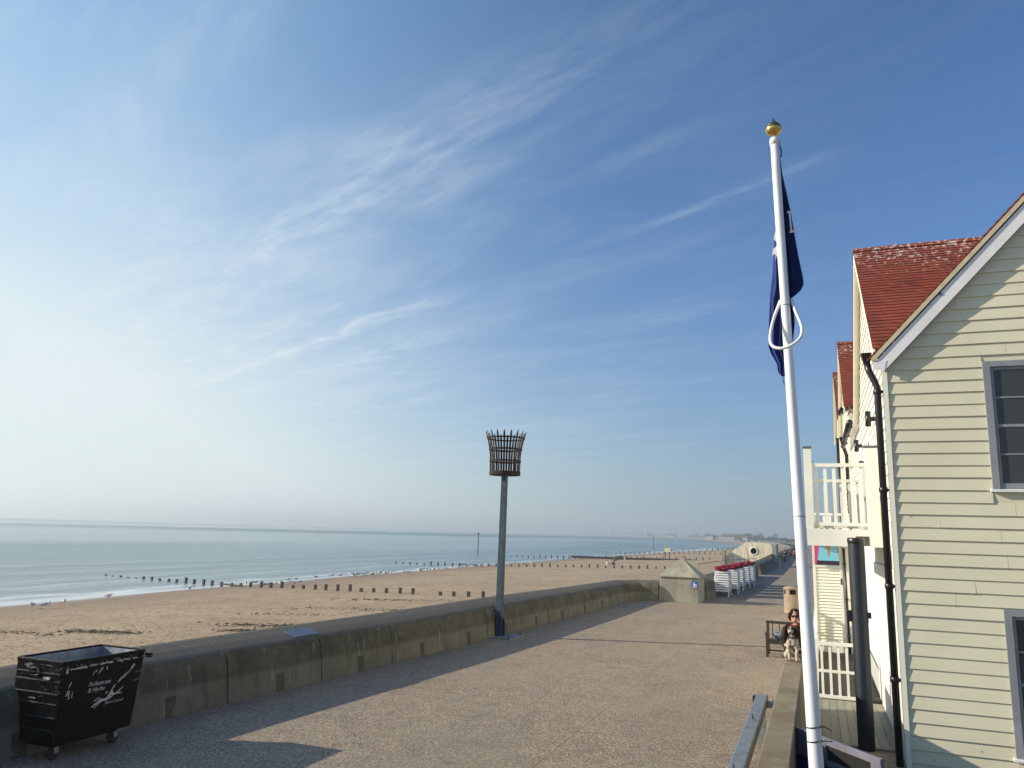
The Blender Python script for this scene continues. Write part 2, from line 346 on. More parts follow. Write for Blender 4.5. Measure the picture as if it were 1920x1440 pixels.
M_FARW = mat('far_render', (.46, .45, .42), .8); M_FARR = mat('far_roof', (.16, .13, .12), .8)

# ------------------------------------------------------------------ mesh builder
class MB:
    def __init__(s): s.v = []; s.f = []; s.m = []; s.sm = []; s.mats = []; s.cur = 0; s.smooth = False
    def use(s, m, smooth=False):
        if m not in s.mats: s.mats.append(m)
        s.cur = s.mats.index(m); s.smooth = smooth; return s
    def face(s, idx): s.f.append(idx); s.m.append(s.cur); s.sm.append(s.smooth)
    def quad(s, *pts):
        b = len(s.v); s.v += [tuple(p) for p in pts]; s.face(list(range(b, b + len(pts))))
    def hexa(s, P):     # P: 8 points, bottom 4 ccw then top 4
        b = len(s.v); s.v += [tuple(p) for p in P]
        for q in ((3, 2, 1, 0), (4, 5, 6, 7), (0, 1, 5, 4), (1, 2, 6, 5), (2, 3, 7, 6), (3, 0, 4, 7)): s.face([b + i for i in q])
    def box(s, x0, x1, y0, y1, z0, z1):
        s.hexa([(x0, y0, z0), (x1, y0, z0), (x1, y1, z0), (x0, y1, z0), (x0, y0, z1), (x1, y0, z1), (x1, y1, z1), (x0, y1, z1)])
    def bar(s, a, b, w, h=None, up=(0, 0, 1)):
        a, b = Vector(a), Vector(b); h = h or w; d = (b - a).normalized(); u = Vector(up)
        if abs(d.dot(u)) > .98: u = Vector((1, 0, 0))
        r = d.cross(u).normalized() * w / 2; u2 = r.normalized().cross(d).normalized() * h / 2
        s.hexa([a - r - u2, a + r - u2, b + r - u2, b - r - u2, a - r + u2, a + r + u2, b + r + u2, b - r + u2])
    def tube(s, pts, rad, n=10, closed=False, cap=True):
        pts = [Vector(p) for p in pts]; N = len(pts); rads = rad if isinstance(rad, (list, tuple)) else [rad] * N
        base = len(s.v); prev = None
        for i, p in enumerate(pts):
            if closed: d = pts[(i + 1) % N] - pts[i - 1]
            else: d = pts[min(i + 1, N - 1)] - pts[max(i - 1, 0)]
            d.normalize()
            if prev is None: u = d.orthogonal().normalized()
            else:
                u = prev - d * prev.dot(d); u = u.normalized() if u.length > 1e-6 else d.orthogonal().normalized()
            prev = u; w = d.cross(u)
            for k in range(n):
                a = 2 * math.pi * k / n; s.v.append(tuple(p + (u * math.cos(a) + w * math.sin(a)) * rads[i]))
        for i in range(N if closed else N - 1):
            j = (i + 1) % N
            for k in range(n):
                k2 = (k + 1) % n; s.face([base + i * n + k, base + i * n + k2, base + j * n + k2, base + j * n + k])
        if cap and not closed:
            s.face([base + k for k in range(n)][::-1]); s.face([base + (N - 1) * n + k for k in range(n)])
    def lathe(s, prof, c=(0, 0, 0), n=24, cap=True):
        base = len(s.v); N = len(prof)
        for r, z in prof:
            for k in range(n):
                a = 2 * math.pi * k / n; s.v.append((c[0] + r * math.cos(a), c[1] + r * math.sin(a), c[2] + z))
        for i in range(N - 1):
            for k in range(n):
                k2 = (k + 1) % n; s.face([base + i * n + k, base + i * n + k2, base + (i + 1) * n + k2, base + (i + 1) * n + k])
        if cap: s.face([base + k for k in range(n)][::-1]); s.face([base + (N - 1) * n + k for k in range(n)])
    def ball(s, c, r, n=10, m=8, rot=None):
        rx, ry, rz = r if isinstance(r, (tuple, list)) else (r, r, r); base = len(s.v); rot = rot or Matrix.Identity(3)
        for i in range(m + 1):
            t = math.pi * i / m
            for k in range(n):
                a = 2 * math.pi * k / n
                s.v.append(tuple(Vector(c) + rot @ Vector((rx * math.sin(t) * math.cos(a), ry * math.sin(t) * math.sin(a), -rz * math.cos(t)))))
        for i in range(m):
            for k in range(n):
                k2 = (k + 1) % n; s.face([base + i * n + k, base + i * n + k2, base + (i + 1) * n + k2, base + (i + 1) * n + k])
    def prism(s, poly, axis, a, b):      # poly of (u,v); axis normal 'x','y','z'
        def P(u, v, w): return {'x': (w, u, v), 'y': (u, w, v), 'z': (u, v, w)}[axis]
        base = len(s.v); n = len(poly)
        s.v += [P(u, v, a) for u, v in poly] + [P(u, v, b) for u, v in poly]
        s.face(list(range(base, base + n))[::-1]); s.face(list(range(base + n, base + 2 * n)))
        for i in range(n): s.face([base + i, base + (i + 1) % n, base + n + (i + 1) % n, base + n + i])
    def mesh(s, name):
        me = bpy.data.meshes.new(name); me.from_pydata(s.v, [], s.f)
        for m in s.mats: me.materials.append(m)
        me.polygons.foreach_set('material_index', s.m); me.polygons.foreach_set('use_smooth', s.sm)
        bm = bmesh.new(); bm.from_mesh(me); bmesh.ops.recalc_face_normals(bm, faces=bm.faces); bm.to_mesh(me); bm.free()
        me.update(); return me
    def build(s, name, parent=None, loc=None, bevel=0.0, rotz=0.0, **tags):
        o = bpy.data.objects.new(name, s.mesh(name)); COL.objects.link(o)
        if loc: o.location = loc
        if rotz: o.rotation_euler = (0, 0, rotz)
        if parent: o.parent = parent
        if bevel:
            b = o.modifiers.new('bevel', 'BEVEL'); b.width = bevel; b.segments = 2; b.limit_method = 'ANGLE'; b.angle_limit = R(40)
        for k, v in tags.items(): o[k] = v
        return o
def empty(name, loc=(0, 0, 0), rotz=0, **tags):
    o = bpy.data.objects.new(name, None); COL.objects.link(o); o.location = loc; o.rotation_euler = (0, 0, rotz); o.empty_display_size = .2
    for k, v in tags.items(): o[k] = v
    return o
def local(o, parent):      # keep world placement of a part built in world coordinates under a moved parent
    o.parent = parent; o.matrix_parent_inverse = Matrix.Translation(-parent.location); return o
def dup(o, loc, rotz=None, parent=None, **tags):
    c = o.copy(); COL.objects.link(c)
    if parent: c.parent = parent
    if loc is not None: c.location = loc
    if rotz is not None: c.rotation_euler = (0, 0, rotz)
    for ch in list(o.children): dup(ch, None, None, c)
    for k, v in tags.items(): c[k] = v
    return c

# ------------------------------------------------------------------ ground, beach, sea
def interp(tab, y):
    if y <= tab[0][0]: return tab[0][1]
    for (a, xa), (b, xb) in zip(tab, tab[1:]):
        if y <= b: return xa + (xb - xa) * (y - a) / (b - a)
    return tab[-1][1]
WALLX = [(-80, -10.3), (3, -10.2), (9.8, -10.17), (12.1, -10.0), (14.7, -9.8), (18, -9.55), (21, -9.4), (27.5, -9.15), (31.5, -8.95), (36, -8.9), (39, -7.7), (42, -5.4), (60, -5.05), (97, -4.9), (180, -5.8), (420, -6.5), (800, -30), (1300, -60), (3000, -150), (6000, -1500)]
SHOREX = [(-120, -55), (40, -56), (60, -57.5), (90, -58.5), (117, -59), (137, -59.5), (197, -60), (330, -56), (450, -50), (600, -48), (760, -69), (1234, -150), (1800, -270), (2572, -470), (3312, -760), (4090, -1170), (6000, -2700), (9000, -6000)]
def beach_z(x, y):
    sx = interp(SHOREX, y); wx = interp(WALLX, y) - 1.0
    if x > wx: return -1.75
    if x >= sx:
        f = (x - sx) / max(wx - sx, 1.0); return -3.32 + (1.57 * (f ** .8))
    return -3.32 + (x - sx) * .035
def build_ground():
    ys = [-120, -80, -50, -30, -15] + [i * 3 for i in range(0, 50)] + [150 + 12 * i for i in range(26)] + [480, 520, 580, 660, 760, 900, 1100, 1234, 1500, 1800, 2200, 2572, 3000, 3312, 3700, 4090, 5000, 6000]
    fr = [0, .03, .07, .12, .2, .3, .4, .5, .6, .7, .8, .9, 1.0]
    b = MB().use(M_SAND, True); W = None
    for y in ys:
        sx = interp(SHOREX, y); wx = interp(WALLX, y) - 1.0
        xs = [sx - 60, sx - 20, sx - 8] + [sx + (wx - sx) * f for f in fr] + [wx + .6]
        W = len(xs)
        for x in xs:
            z = beach_z(x, y)
            if x > sx and x < wx: z += .10 * (mnoise.noise(Vector((x * .12, y * .06, 0)))) + .05 * mnoise.noise(Vector((x * .5, y * .3, 2)))
            b.v.append((x, y, z))
    for j in range(len(ys) - 1):
        for i in range(W - 1): b.face([j * W + i, j * W + i + 1, (j + 1) * W + i + 1, (j + 1) * W + i])
    b.build('beach', kind='structure')
    b = MB().use(M_SEABED); b.quad((-30000, -9000, -5.6), (9000, -9000, -5.6), (9000, 30000, -5.6), (-30000, 30000, -5.6)); b.build('seabed', kind='structure')
    b = MB().use(M_SEA); b.quad((-28000, -8500, -3.3), (-30, -8500, -3.3), (-30, 28000, -3.3), (-28000, 28000, -3.3)); b.build('sea', kind='structure')
    # promenade slab, follows the foot of the wall
    b = MB().use(M_AGG)
    ys2 = [-40, 3, 9.8, 12.1, 14.7, 18, 21, 27.5, 31.5, 36, 39, 42, 60, 97, 180, 300, 420]
    for a, c in zip(ys2, ys2[1:]):
        xa, xc = interp(WALLX, a) - .5, interp(WALLX, c) - .5
        b.hexa([(xa, a, -2.4), (30, a, -2.4), (30, c, -2.4), (xc, c, -2.4), (xa, a, 0), (30, a, 0), (30, c, 0), (xc, c, 0)])
    b.build('promenade', kind='structure')
    b = MB().use(M_GRASS)
    land = [(y, interp(WALLX, y) + 2) for y in (420, 600, 800, 1300, 2000, 3000, 4000, 5000, 6000)]
    for (a, xa), (c, xc) in zip(land, land[1:]): b.quad((xa, a, -.6), (4000, a, -.6), (4000, c, -.6), (xc, c, -.6))
    b.quad((29, -300, -.05), (4000, -300, -.05), (4000, 420, -.05), (29, 420, -.05))
    b.build('ground', kind='structure')
build_ground()

# ------------------------------------------------------------------ sea walls
SEC = [(0, -.3), (0, .04), (-.05, .45), (-.10, .71), (-.125, .78), (-.16, .835), (-.21, .875), (-.28, .905), (-.50, .975), (-.80, 1.05), (-.90, 1.06), (-.96, 1.04), (-1.0, .99), (-1.03, -2.6), (-.2, -2.6)]
def sweep_wall(b, path, joints=2.6, gap=.03, sec=SEC, first=0.0):
    pts = [Vector((x, y, 0)) for x, y in path]; L = [0.0]
    for p, q in zip(pts, pts[1:]): L.append(L[-1] + (q - p).length)
    nrm = []
    for i in range(len(pts)):
        d = (pts[min(i + 1, len(pts) - 1)] - pts[max(i - 1, 0)]).normalized(); nrm.append(Vector((d.y, -d.x, 0)))
    def at(s_):
        s_ = min(max(s_, 0), L[-1])
        for i in range(len(L) - 1):
            if s_ <= L[i + 1] + 1e-6:
                f = (s_ - L[i]) / (L[i + 1] - L[i]); n = (nrm[i] * (1 - f) + nrm[i + 1] * f).normalized(); return pts[i].lerp(pts[i + 1], f), n
    s0 = first
    while s0 < L[-1] - .05:
        s1 = min(s0 + joints, L[-1]); n = max(1, int((s1 - s0) / .9) + 1) if joints < 8 else 6
        base = len(b.v); K = len(sec)
        for i in range(n + 1):
            p, nn = at(s0 + (s1 - gap - s0) * i / n)
            hk = 1 - .10 * min(1, max(0, (p.y - 24) / 12)) if joints < 3 else 1
            for o, z in sec: b.v.append((p.x + nn.x * o, p.y + nn.y * o, z * hk))
        for i in range(n):
            for k in range(K): b.face([base + i * K + k, base + i * K + (k + 1) % K, base + (i + 1) * K + (k + 1) % K, base + (i + 1) * K + k])
        b.face([base + k for k in range(K)]); b.face([base + n * K + k for k in range(K)][::-1])
        s0 = s1
    return at, L
M_DRAIN = mat('drain_grey', fn=f_weather((.060, .052, .035), (.10, .088, .06), 8., 40, .3, .8, .9))
P1 = [(-10.2, -9.0), (-10.2, 3.0), (-10.17, 9.8), (-10.0, 12.1), (-9.8, 14.7), (-9.55, 18), (-9.4, 21), (-9.15, 27.5), (-8.95, 31.5), (-8.88, 35), (-8.82, 37.0), (-8.74, 38.4), (-8.58, 39.0), (-8.28, 39.30), (-7.9, 39.40), (-7.46, 39.44)]
b = MB().use(M_SEAWALL); at1, L1 = sweep_wall(b, P1, 2.61, first=.0)
wall1 = b.build('sea_wall', label='long grey concrete sea wall with sloped top beside the beacon', category='sea wall')
for k in range(19):
    s_ = 1.35 + 2.61 * k
    if s_ > L1[-1] - 1.5: break
    p, n = at1(s_); d = Vector((-n.y, n.x, 0)); pr = MB().use(M_DRAIN)
    c = p + n * .0
    pr.hexa([c - d * .11 - n * .06 + Vector((0, 0, .0)), c + d * .11 - n * .06, c + d * .11 + n * .004, c - d * .11 + n * .004,
             c - d * .11 - n * .10 + Vector((0, 0, .33)), c + d * .11 - n * .10 + Vector((0, 0, .33)), c + d * .11 - n * .030 + Vector((0, 0, .33)), c - d * .11 - n * .030 + Vector((0, 0, .33))])
    pr.build('drain_panel', wall1)
b = MB().use(M_SEAWALL); sweep_wall(b, [(-5.42, 42.0), (-5.2, 50), (-5.05, 60), (-4.88, 71.6)], 5.0)
b.build('sea_wall', label='grey concrete sea wall behind the stacked white sun loungers', category='sea wall')
b = MB().use(M_SEAWALL); sweep_wall(b, [(-4.85, 74.8), (-4.88, 85), (-4.9, 96.9)], 5.0)
b.build('sea_wall', label='short sea wall length between the steps gap and the porthole wall', category='sea wall')
b = MB().use(M_SEAWALL); sweep_wall(b, [(-4.9, 102), (-5.2, 130), (-5.8, 180), (-6.2, 300), (-6.5, 420)], 20.0, gap=.03)
b.build('sea_wall', label='distant sea wall receding beyond the porthole structure towards the walkers', category='sea wall')
# plaque on the sloping top
def on_top(p, n, off, lift=.0):
    z = .90 + (1.06 - .90) * (off - .24) / .56 + lift; return Vector((p.x - n.x * off, p.y - n.y * off, z))
b = MB().use(M_PLAQUE); pA, nA = at1(22.85); pB, nB = at1(23.65)
b.hexa([on_top(pA, nA, .27, .004), on_top(pB, nB, .27, .004), on_top(pB, nB, .60, .004), on_top(pA, nA, .60, .004), on_top(pA, nA, .27, .016), on_top(pB, nB, .27, .016), on_top(pB, nB, .60, .016), on_top(pA, nA, .60, .016)])
b.build('metal_plaque', bevel=.003, label='flat blue-grey metal plaque fixed on the sloped top of the sea wall', category='plaque')

# kiosk-like pillar with pyramid cap
K = empty('concrete_pillar', (-6.5, 40.6, 0), label='square concrete pillar with pyramid cap and blue sign at the bend in the wall', category='pillar')
b = MB().use(M_CONC); b.prism([(-.93, -.9), (.93, -.82), (.98, 1.05), (-.93, 1.0)], 'z', -.3, 1.17); b.build('base', K, bevel=.02)
b = MB().use(M_CONC); bb = len(b.v)
b.v += [(-1.0, -.97, 1.19), (1.0, -.89, 1.19), (1.05, 1.12, 1.19), (-1.0, 1.07, 1.19), (-1.0, -.97, 1.23), (1.0, -.89, 1.23), (1.05, 1.12, 1.23), (-1.0, 1.07, 1.23), (.02, .08, 2.13)]
for q in ((3, 2, 1, 0), (0, 1, 5, 4), (1, 2, 6, 5), (2, 3, 7, 6), (3, 0, 4, 7), (4, 5, 8), (5, 6, 8), (6, 7, 8), (7, 4, 8)): b.face([bb + i for i in q])
b.build('pyramid_cap', K)
sg = MB().use(M_BLUESIGN); sg.box(.62, .90, -.862, -.850, .70, 1.04); sgo = sg.build('sign', K, label='small square blue sign with a white pictogram')
b = MB().use(M_WHITESIGN)
fy = (-.872, -.864)
b.box(.64, .88, *fy, .72, .735); b.box(.72, .76, *fy, .93, .98); b.box(.70, .79, *fy, .84, .92); b.box(.70, .735, *fy, .76, .835); b.box(.76, .79, *fy, .76, .835); b.box(.80, .86, *fy, .86, .89); b.box(.82, .85, *fy, .76, .85)
b.build('pictogram', sgo)

# porthole structure across the beach access
PH = empty('porthole_wall', (-5.1, 98.0, 0), label='pale stained concrete wing wall with a round porthole and sloping side', category='wall')
b = MB().use(M_PORT)
N = 28; cx, cz, rr = -2.05, 1.72, .36
pl = [(-5.25, -1.9), (0, -1.9), (0, 2.62), (-1.0, 2.74), (-2.3, 2.76), (-2.95, 2.74), (-3.2, 2.55), (-4.4, 1.72), (-5.25, 1.62)]
# face with a real round hole: ring of quads from circle to outline
out = []
for k in range(N):
    a = 2 * math.pi * k / N; d = (math.cos(a), math.sin(a)); best = 1e9
    for (x1, z1), (x2, z2) in zip(pl, pl[1:] + pl[:1]):
        ex, ez = x2 - x1, z2 - z1; den = d[0] * ez - d[1] * ex
        if abs(den) < 1e-9: continue
        t_ = ((x1 - cx) * ez - (z1 - cz) * ex) / den; u_ = ((x1 - cx) * d[1] - (z1 - cz) * d[0]) / den
        if t_ > 0 and -1e-6 <= u_ <= 1 + 1e-6: best = min(best, t_)
    out.append((cx + d[0] * best, cz + d[1] * best))
for k in range(N):
    k2 = (k + 1) % N; a1, a2 = 2 * math.pi * k / N, 2 * math.pi * k2 / N
    c1, c2 = (cx + rr * math.cos(a1), cz + rr * math.sin(a1)), (cx + rr * math.cos(a2), cz + rr * math.sin(a2))
    for yy in (0, .45): b.quad((c1[0], yy, c1[1]), (c2[0], yy, c2[1]), (out[k2][0], yy, out[k2][1]), (out[k][0], yy, out[k][1]))
    b.quad((c1[0], 0, c1[1]), (c2[0], 0, c2[1]), (c2[0], .45, c2[1]), (c1[0], .45, c1[1]))
    b.quad((out[k][0], 0, out[k][1]), (out[k2][0], 0, out[k2][1]), (out[k2][0], .45, out[k2][1]), (out[k][0], .45, out[k][1]))
b.build('wing_wall', PH)
b = MB().use(M_WHITE, True); b.tube([(cx + (rr + .05) * math.cos(a), -.02, cz + (rr + .05) * math.sin(a)) for a in [2 * math.pi * k / 28 for k in range(28)]], .055, 6, closed=True); b.build('porthole_ring', PH)
b = MB().use(M_DARKHOLE); b.lathe([(rr - .01, 0), (rr - .01, .02)], n=24); o = b.build('porthole_glass', PH, loc=(cx, .3, cz)); o.rotation_euler = (R(90), 0, 0)
b = MB().use(M_CONC); b.box(.003, .55, -.1, 3.9, -.3, 2.60); b.build('end_pier', PH, bevel=.03)
b = MB().use(M_SEAWALL); b.prism([(0, -1.9), (-1.05, -1.9), (-2.4, .2), (-.9, 1.05), (0, 1.5)], 'y', -.6, -.003); b.build('buttress', PH)
b = MB().use(M_WHITE); b.box(-.06, .0, -.06, .0, 0, 1.0); b.build('marker_post', loc=(-4.18, 97.8, 0), label='thin white marker post at the foot of the porthole wall', category='post')
b = MB().use(M_CONC); b.box(-5.6, -5.25, -1.2, 0, -1.9, 1.75); b.build('return_wall', PH)
# handrail on the beach side
b = MB().use(M_GALV, True)
hr = [(-9.2, 66, 1.0), (-9.0, 72, 1.0), (-8.2, 80, 1.05), (-6.2, 88, 1.1)]
b.tube(hr, .03, 6)
for p in hr: b.tube([(p[0], p[1], -1.6), p], .025, 6)
b.build('handrail', label='thin metal handrail by the beach access beyond the lounger stacks', category='handrail')
b = MB().use(M_GALV, True)
top = [(-11.9 + .75 * i, 44.0 + .0 * i, .35 + .095 * i) for i in range(7)]
for dz in (0, -.45): b.tube([(x, y, z + dz) for x, y, z in top], .022, 6)
for i in range(13):
    f = i / 2; x = -11.9 + .75 * f * 1.0
    if f <= 6: b.tube([(x, 44.0, .35 + .095 * f - .8), (x, 44.0, .35 + .095 * f)], .016, 5)
b.build('handrail', label='low galvanised stair railing on the beach side left of the concrete pillar', category='handrail')

# ------------------------------------------------------------------ parapet, steel beam, flagpole
b = MB().use(M_PARA); b.box(-.61, -.325, -2, 16.6, -.3, 1.146); b.build('parapet_wall', bevel=.012, label='low brown concrete parapet wall the dog sits on', category='wall')
S = empty('steel_beam', (-.83, 12.3, 1.0), label='galvanised steel box beam running along the parapet wall', category='beam')
b = MB().use(M_GALV); b.box(-.085, .075, -3.9, 0, -.13, 0); b.build('box_section', S, bevel=.012)
b = MB().use(M_GALV); b.box(-.0865, .0765, -14.3, -3.91, -.132, .003); b.build('box_section', S, bevel=.012)
b = MB().use(M_BLACK); b.box(-.13, -.088, -.16, -.02, -.12, -.02); b.build('end_latch', S)
for yy in (-.35, -6.5):
    b = MB().use(M_GALV); b.box(.078, .22, yy - .04, yy + .04, -.11, -.03); b.use(M_GALV, True); b.lathe([(.018, 0), (.018, .03)], (.15, yy, -.03), 8); b.build('bracket', S)
for yy in (-.2, -5.5, -11.5):
    b = MB().use(M_GALV); b.box(-.05, .04, yy - .05, yy + .05, -1.0, -.131); b.build('leg', S)
for yy in (-1.75, -4.1):
    b = MB().use(M_BLACK, True); b.tube([(-.01, yy, .004), (-.012, yy + .02, .06), (.0, yy - .05, .035), (.03, yy - .10, .012)], .006, 6); b.build('hook', S)

FP = empty('flagpole', (-.07, 8.0, 0), label='tall white flagpole with a gold finial and a loop bracket', category='flagpole')
def polex(z): return -.095 - (z - 1.18) * .0258
b = MB().use(M_POLE, True)
zs = [0, 1.2, 2, 3, 3.8, 5.0, 6, 7.0, 7.37]
b.tube([(polex(z) + .07, 0, z) for z in zs], [.070, .0655, .061, .056, .052, .0455, .0445, .0430, .042], 28)
b.build('shaft', FP)
b = MB().use(M_POLE, True)
b.lathe([(.050, -.02), (.050, .02), (.044, .05)], (polex(7.33) + .07, 0, 7.33), 20); b.build('collar', FP)
for z, r_ in ((5.53, .0462), (3.42, .0545)):
    b = MB().use(M_LEAD, True); b.lathe([(r_ + .0012, 0), (r_ + .0012, .006)], (polex(z) + .07, 0, z), 24); b.build('joint', FP)
b = MB().use(M_GOLD, True); cx_ = polex(7.44) + .07
b.lathe([(.018, .0), (.022, .02), (.06, .045), (.083, .075), (.086, .10), (.080, .118)], (cx_, 0, 7.39), 28); fo_ = b.build('finial', FP)
b = MB().use(M_VERDI, True); b.lathe([(.0805, .119), (.060, .150), (.032, .175), (.014, .195), (.004, .225)], (cx_, 0, 7.39), 28); b.build('finial_tip', fo_)
ring = [(-.145, .04, 5.60), (-.118, -.02, 5.48), (-.070, -.09, 5.32), (-.058, -.13, 5.24), (-.066, -.17, 5.17), (-.10, -.20, 5.11), (-.16, -.215, 5.065), (-.23, -.215, 5.04), (-.30, -.20, 5.05), (-.345, -.17, 5.09), (-.358, -.13, 5.16), (-.35, -.09, 5.26), (-.32, -.03, 5.40), (-.275, .02, 5.54), (-.255, .04, 5.60)]
b = MB().use(M_POLE, True)
fine = []
for i in range(len(ring) - 1):
    p0, p1, p2, p3 = [Vector(ring[max(0, min(len(ring) - 1, j))]) for j in (i - 1, i, i + 1, i + 2)]
    for k in range(4):
        t_ = k / 4; fine.append(.5 * ((2 * p1) + (p2 - p0) * t_ + (2 * p0 - 5 * p1 + 4 * p2 - p3) * t_ ** 2 + (3 * p1 - p0 - 3 * p2 + p3) * t_ ** 3))
fine.append(Vector(ring[-1])); b.tube([(v.x + .07, v.y, v.z) for v in fine], .0155, 12); b.build('loop_bracket', FP)
for z in (1.53, 1.41):
    b = MB().use(M_BLACK, True); r_ = .0655
    lp = [(polex(z) + .07 + r_ * math.cos(a), r_ * math.sin(a), z + .012 * math.cos(a)) for a in [R(200 + 20 * k) for k in range(19)]]
    b.tube(lp, .006, 6); b.tube([(polex(z) + .07 + .02, -.062, z), (polex(z) + .07 + .09, -.06, z + .02), (polex(z) + .07 + .15, -.05, z + (.02 if z < 1.5 else -.01))], .005, 6); b.build('cable_tie', FP)

# flag: one limp navy cloth hanging in folds behind the pole
def prof(tab, z): return interp(sorted(tab), z)
left = [(7.22, -.225), (6.9, -.225), (6.65, -.25), (6.5, -.285), (6.2, -.305), (5.9, -.325), (5.65, -.352), (5.3, -.372), (5.14, -.378), (5.06, -.355), (4.95, -.305), (4.86, -.30), (4.82, -.268)]
right = [(7.22, -.205), (7.0, -.185), (6.56, -.112), (6.2, -.065), (5.82, -.012), (5.76, -.010), (5.70, -.04), (5.64, -.115), (5.62, -.15), (5.45, -.12), (5.35, -.12), (5.2, -.14), (5.1, -.15), (4.9, -.17), (4.82, -.225)]
b = MB().use(M_FLAG, True); NZ, NX = 90, 44
for j in range(NZ + 1):
    z = 7.22 - (7.22 - 4.82) * j / NZ; xl, xr = prof(left, z), prof(right, z); spread = min(1, (xr - xl) / .3)
    for i in range(NX + 1):
        u = i / NX; ph = 7.5 * math.pi * u + .8 * math.sin(z * 2.1)
        x = xl + (xr - xl) * (u + .055 * math.sin(ph)); y = .085 + .040 * spread * math.cos(ph) + .012 * math.sin(z * 5 + u * 9)
        b.v.append((x + .07, y, z))
for j in range(NZ):
    for i in range(NX):
        k = j * (NX + 1) + i; b.face([k, k + 1, k + NX + 2, k + NX + 1])
flag = b.build('flag', loc=(-.07, 8.0, 0), label='limp navy blue flag hanging in folds behind the white pole', category='flag')
so = flag.modifiers.new('thick', 'SOLIDIFY'); so.thickness = .002
def flagmark(polys, name):
    b = MB().use(M_FLAGW)
    for pl in polys: b.prism([(x + .07, z) for x, z in pl], 'y', .024, .030)
    return b.build(name, flag)
flagmark([[(-.155, 6.56), (-.110, 6.55), (-.110, 6.535), (-.123, 6.53), (-.112, 6.34), (-.092, 6.345), (-.083, 6.39), (-.076, 6.39), (-.078, 6.32), (-.142, 6.315), (-.142, 6.33), (-.130, 6.335), (-.140, 6.53), (-.155, 6.54)]], 'printed_letter')
flagmark([[(-.262, 6.40), (-.282, 6.33), (-.296, 6.27), (-.281, 6.24), (-.262, 6.27)], [(-.310, 6.155), (-.262, 6.19), (-.262, 6.12), (-.288, 6.03), (-.283, 6.10), (-.318, 6.09)]], 'printed_emblem')
b = MB().use(M_BLACK, True); b.tube([(-.13, .04, 7.30), (-.12, .07, 7.25), (-.125, .085, 7.20)], .008, 6); b.tube([(-.135, .04, 7.38), (-.128, .045, 7.3)], .004, 5); b.build('flag_clip', flag)
b = MB().use(M_FLAG, True); b.tube([(-.19, .09, 4.86), (-.188, .09, 4.79), (-.178, .09, 4.73)], .004, 5); b.build('flag_cord', flag)

# ------------------------------------------------------------------ beacon
B = empty('beacon_brazier', (-9.3, 23.0, 0), label='tall beacon with a rusty iron fire basket on a grey post beside the sea wall', category='beacon')
b = MB().use(M_GALV); b.box(-.60, .60, -.60, .60, 0, .03); b.build('base_plate', B, bevel=.005)
b = MB().use(M_RUST)
for x in (-.52, .52):
    for y in (-.52, .52): b.box(x - .03, x + .03, y - .03, y + .03, .03, .06)
b.build('bolts', B, kind='stuff')
b = MB().use(M_GALV); b.hexa([(-.10, -.10, .6), (.10, -.10, .6), (.10, .10, .6), (-.10, .10, .6), (-.045, -.085, 4.95), (.125, -.085, 4.95), (.125, .085, 4.95), (-.045, .085, 4.95)]); b.mats[0] = M_BPOST; b.build('post', B, bevel=.01)
b = MB().use(M_BLUESLEEVE); b.box(-.115, .115, -.115, .115, .03, .62)
for dx, dy in ((1, 0), (-1, 0), (0, 1), (0, -1)):
    p = [(.115, .03), (.205, .03), (.205, .42), (.175, .52), (.115, .60)]
    if dx: b.prism([(dx * u, v) for u, v in p], 'y', -.012, .012)
    else: b.prism([(dy * u, v) for u, v in p], 'x', -.012, .012)
b.build('gusset_sleeve', B, bevel=.006)
BK = empty('fire_basket', (.04, 0, 4.95)); BK.parent = B
def bk_r(z): return .475 + .02 * z + .125 * max(0, (z - .55) / .75) ** 1.8
def hoop(z0, z1, r0, r1, th=.012):
    b = MB().use(M_RUST); n = 36; base = 0
    for r_, z in ((r0, z0), (r1, z1), (r1 + th, z1), (r0 + th, z0)):
        for k in range(n): a = 2 * math.pi * k / n; b.v.append((r_ * math.cos(a), r_ * math.sin(a), z))
    for i in range(4):
        for k in range(n): b.face([i * n + k, i * n + (k + 1) % n, ((i + 1) % 4) * n + (k + 1) % n, ((i + 1) % 4) * n + k])
    return b
for z0, z1 in ((0.0, .12), (.42, .475), (.80, .855), (1.16, 1.21)): hoop(z0, z1, bk_r(z0) + .013, bk_r(z1) + .013).build('hoop', BK)
for k in range(18):
    a = 2 * math.pi * (k + .35) / 18; b = MB().use(M_RUST); zt = 1.40
    pr = [0.0, .3, .6, .8, 1.0, 1.15, 1.28, zt]; ca, sa = math.cos(a), math.sin(a); w = .032
    base = len(b.v)
    for z in pr:
        r_ = bk_r(z); ww = w if z < zt else .014
        for rr_, s_ in ((r_, -1), (r_, 1), (r_ + .010, 1), (r_ + .010, -1)): b.v.append((rr_ * ca - s_ * ww * sa, rr_ * sa + s_ * ww * ca, z))
    for i in range(len(pr) - 1):
        for q in range(4): b.face([base + i * 4 + q, base + i * 4 + (q + 1) % 4, base + i * 4 + 4 + (q + 1) % 4, base + i * 4 + 4 + q])
    b.face([base, base + 1, base + 2, base + 3]); n_ = len(b.v); b.face([n_ - 1, n_ - 2, n_ - 3, n_ - 4]); b.build('strap', BK)
b = MB().use(M_RUST)
for k in range(-4, 5): b.box(k * .1 - .015, k * .1 + .015, -math.sqrt(max(.01, .46 ** 2 - (k * .1) ** 2)), math.sqrt(max(.01, .46 ** 2 - (k * .1) ** 2)), .0, .02)
b.box(-.46, .46, -.03, .03, .021, .035); b.build('grate', BK)

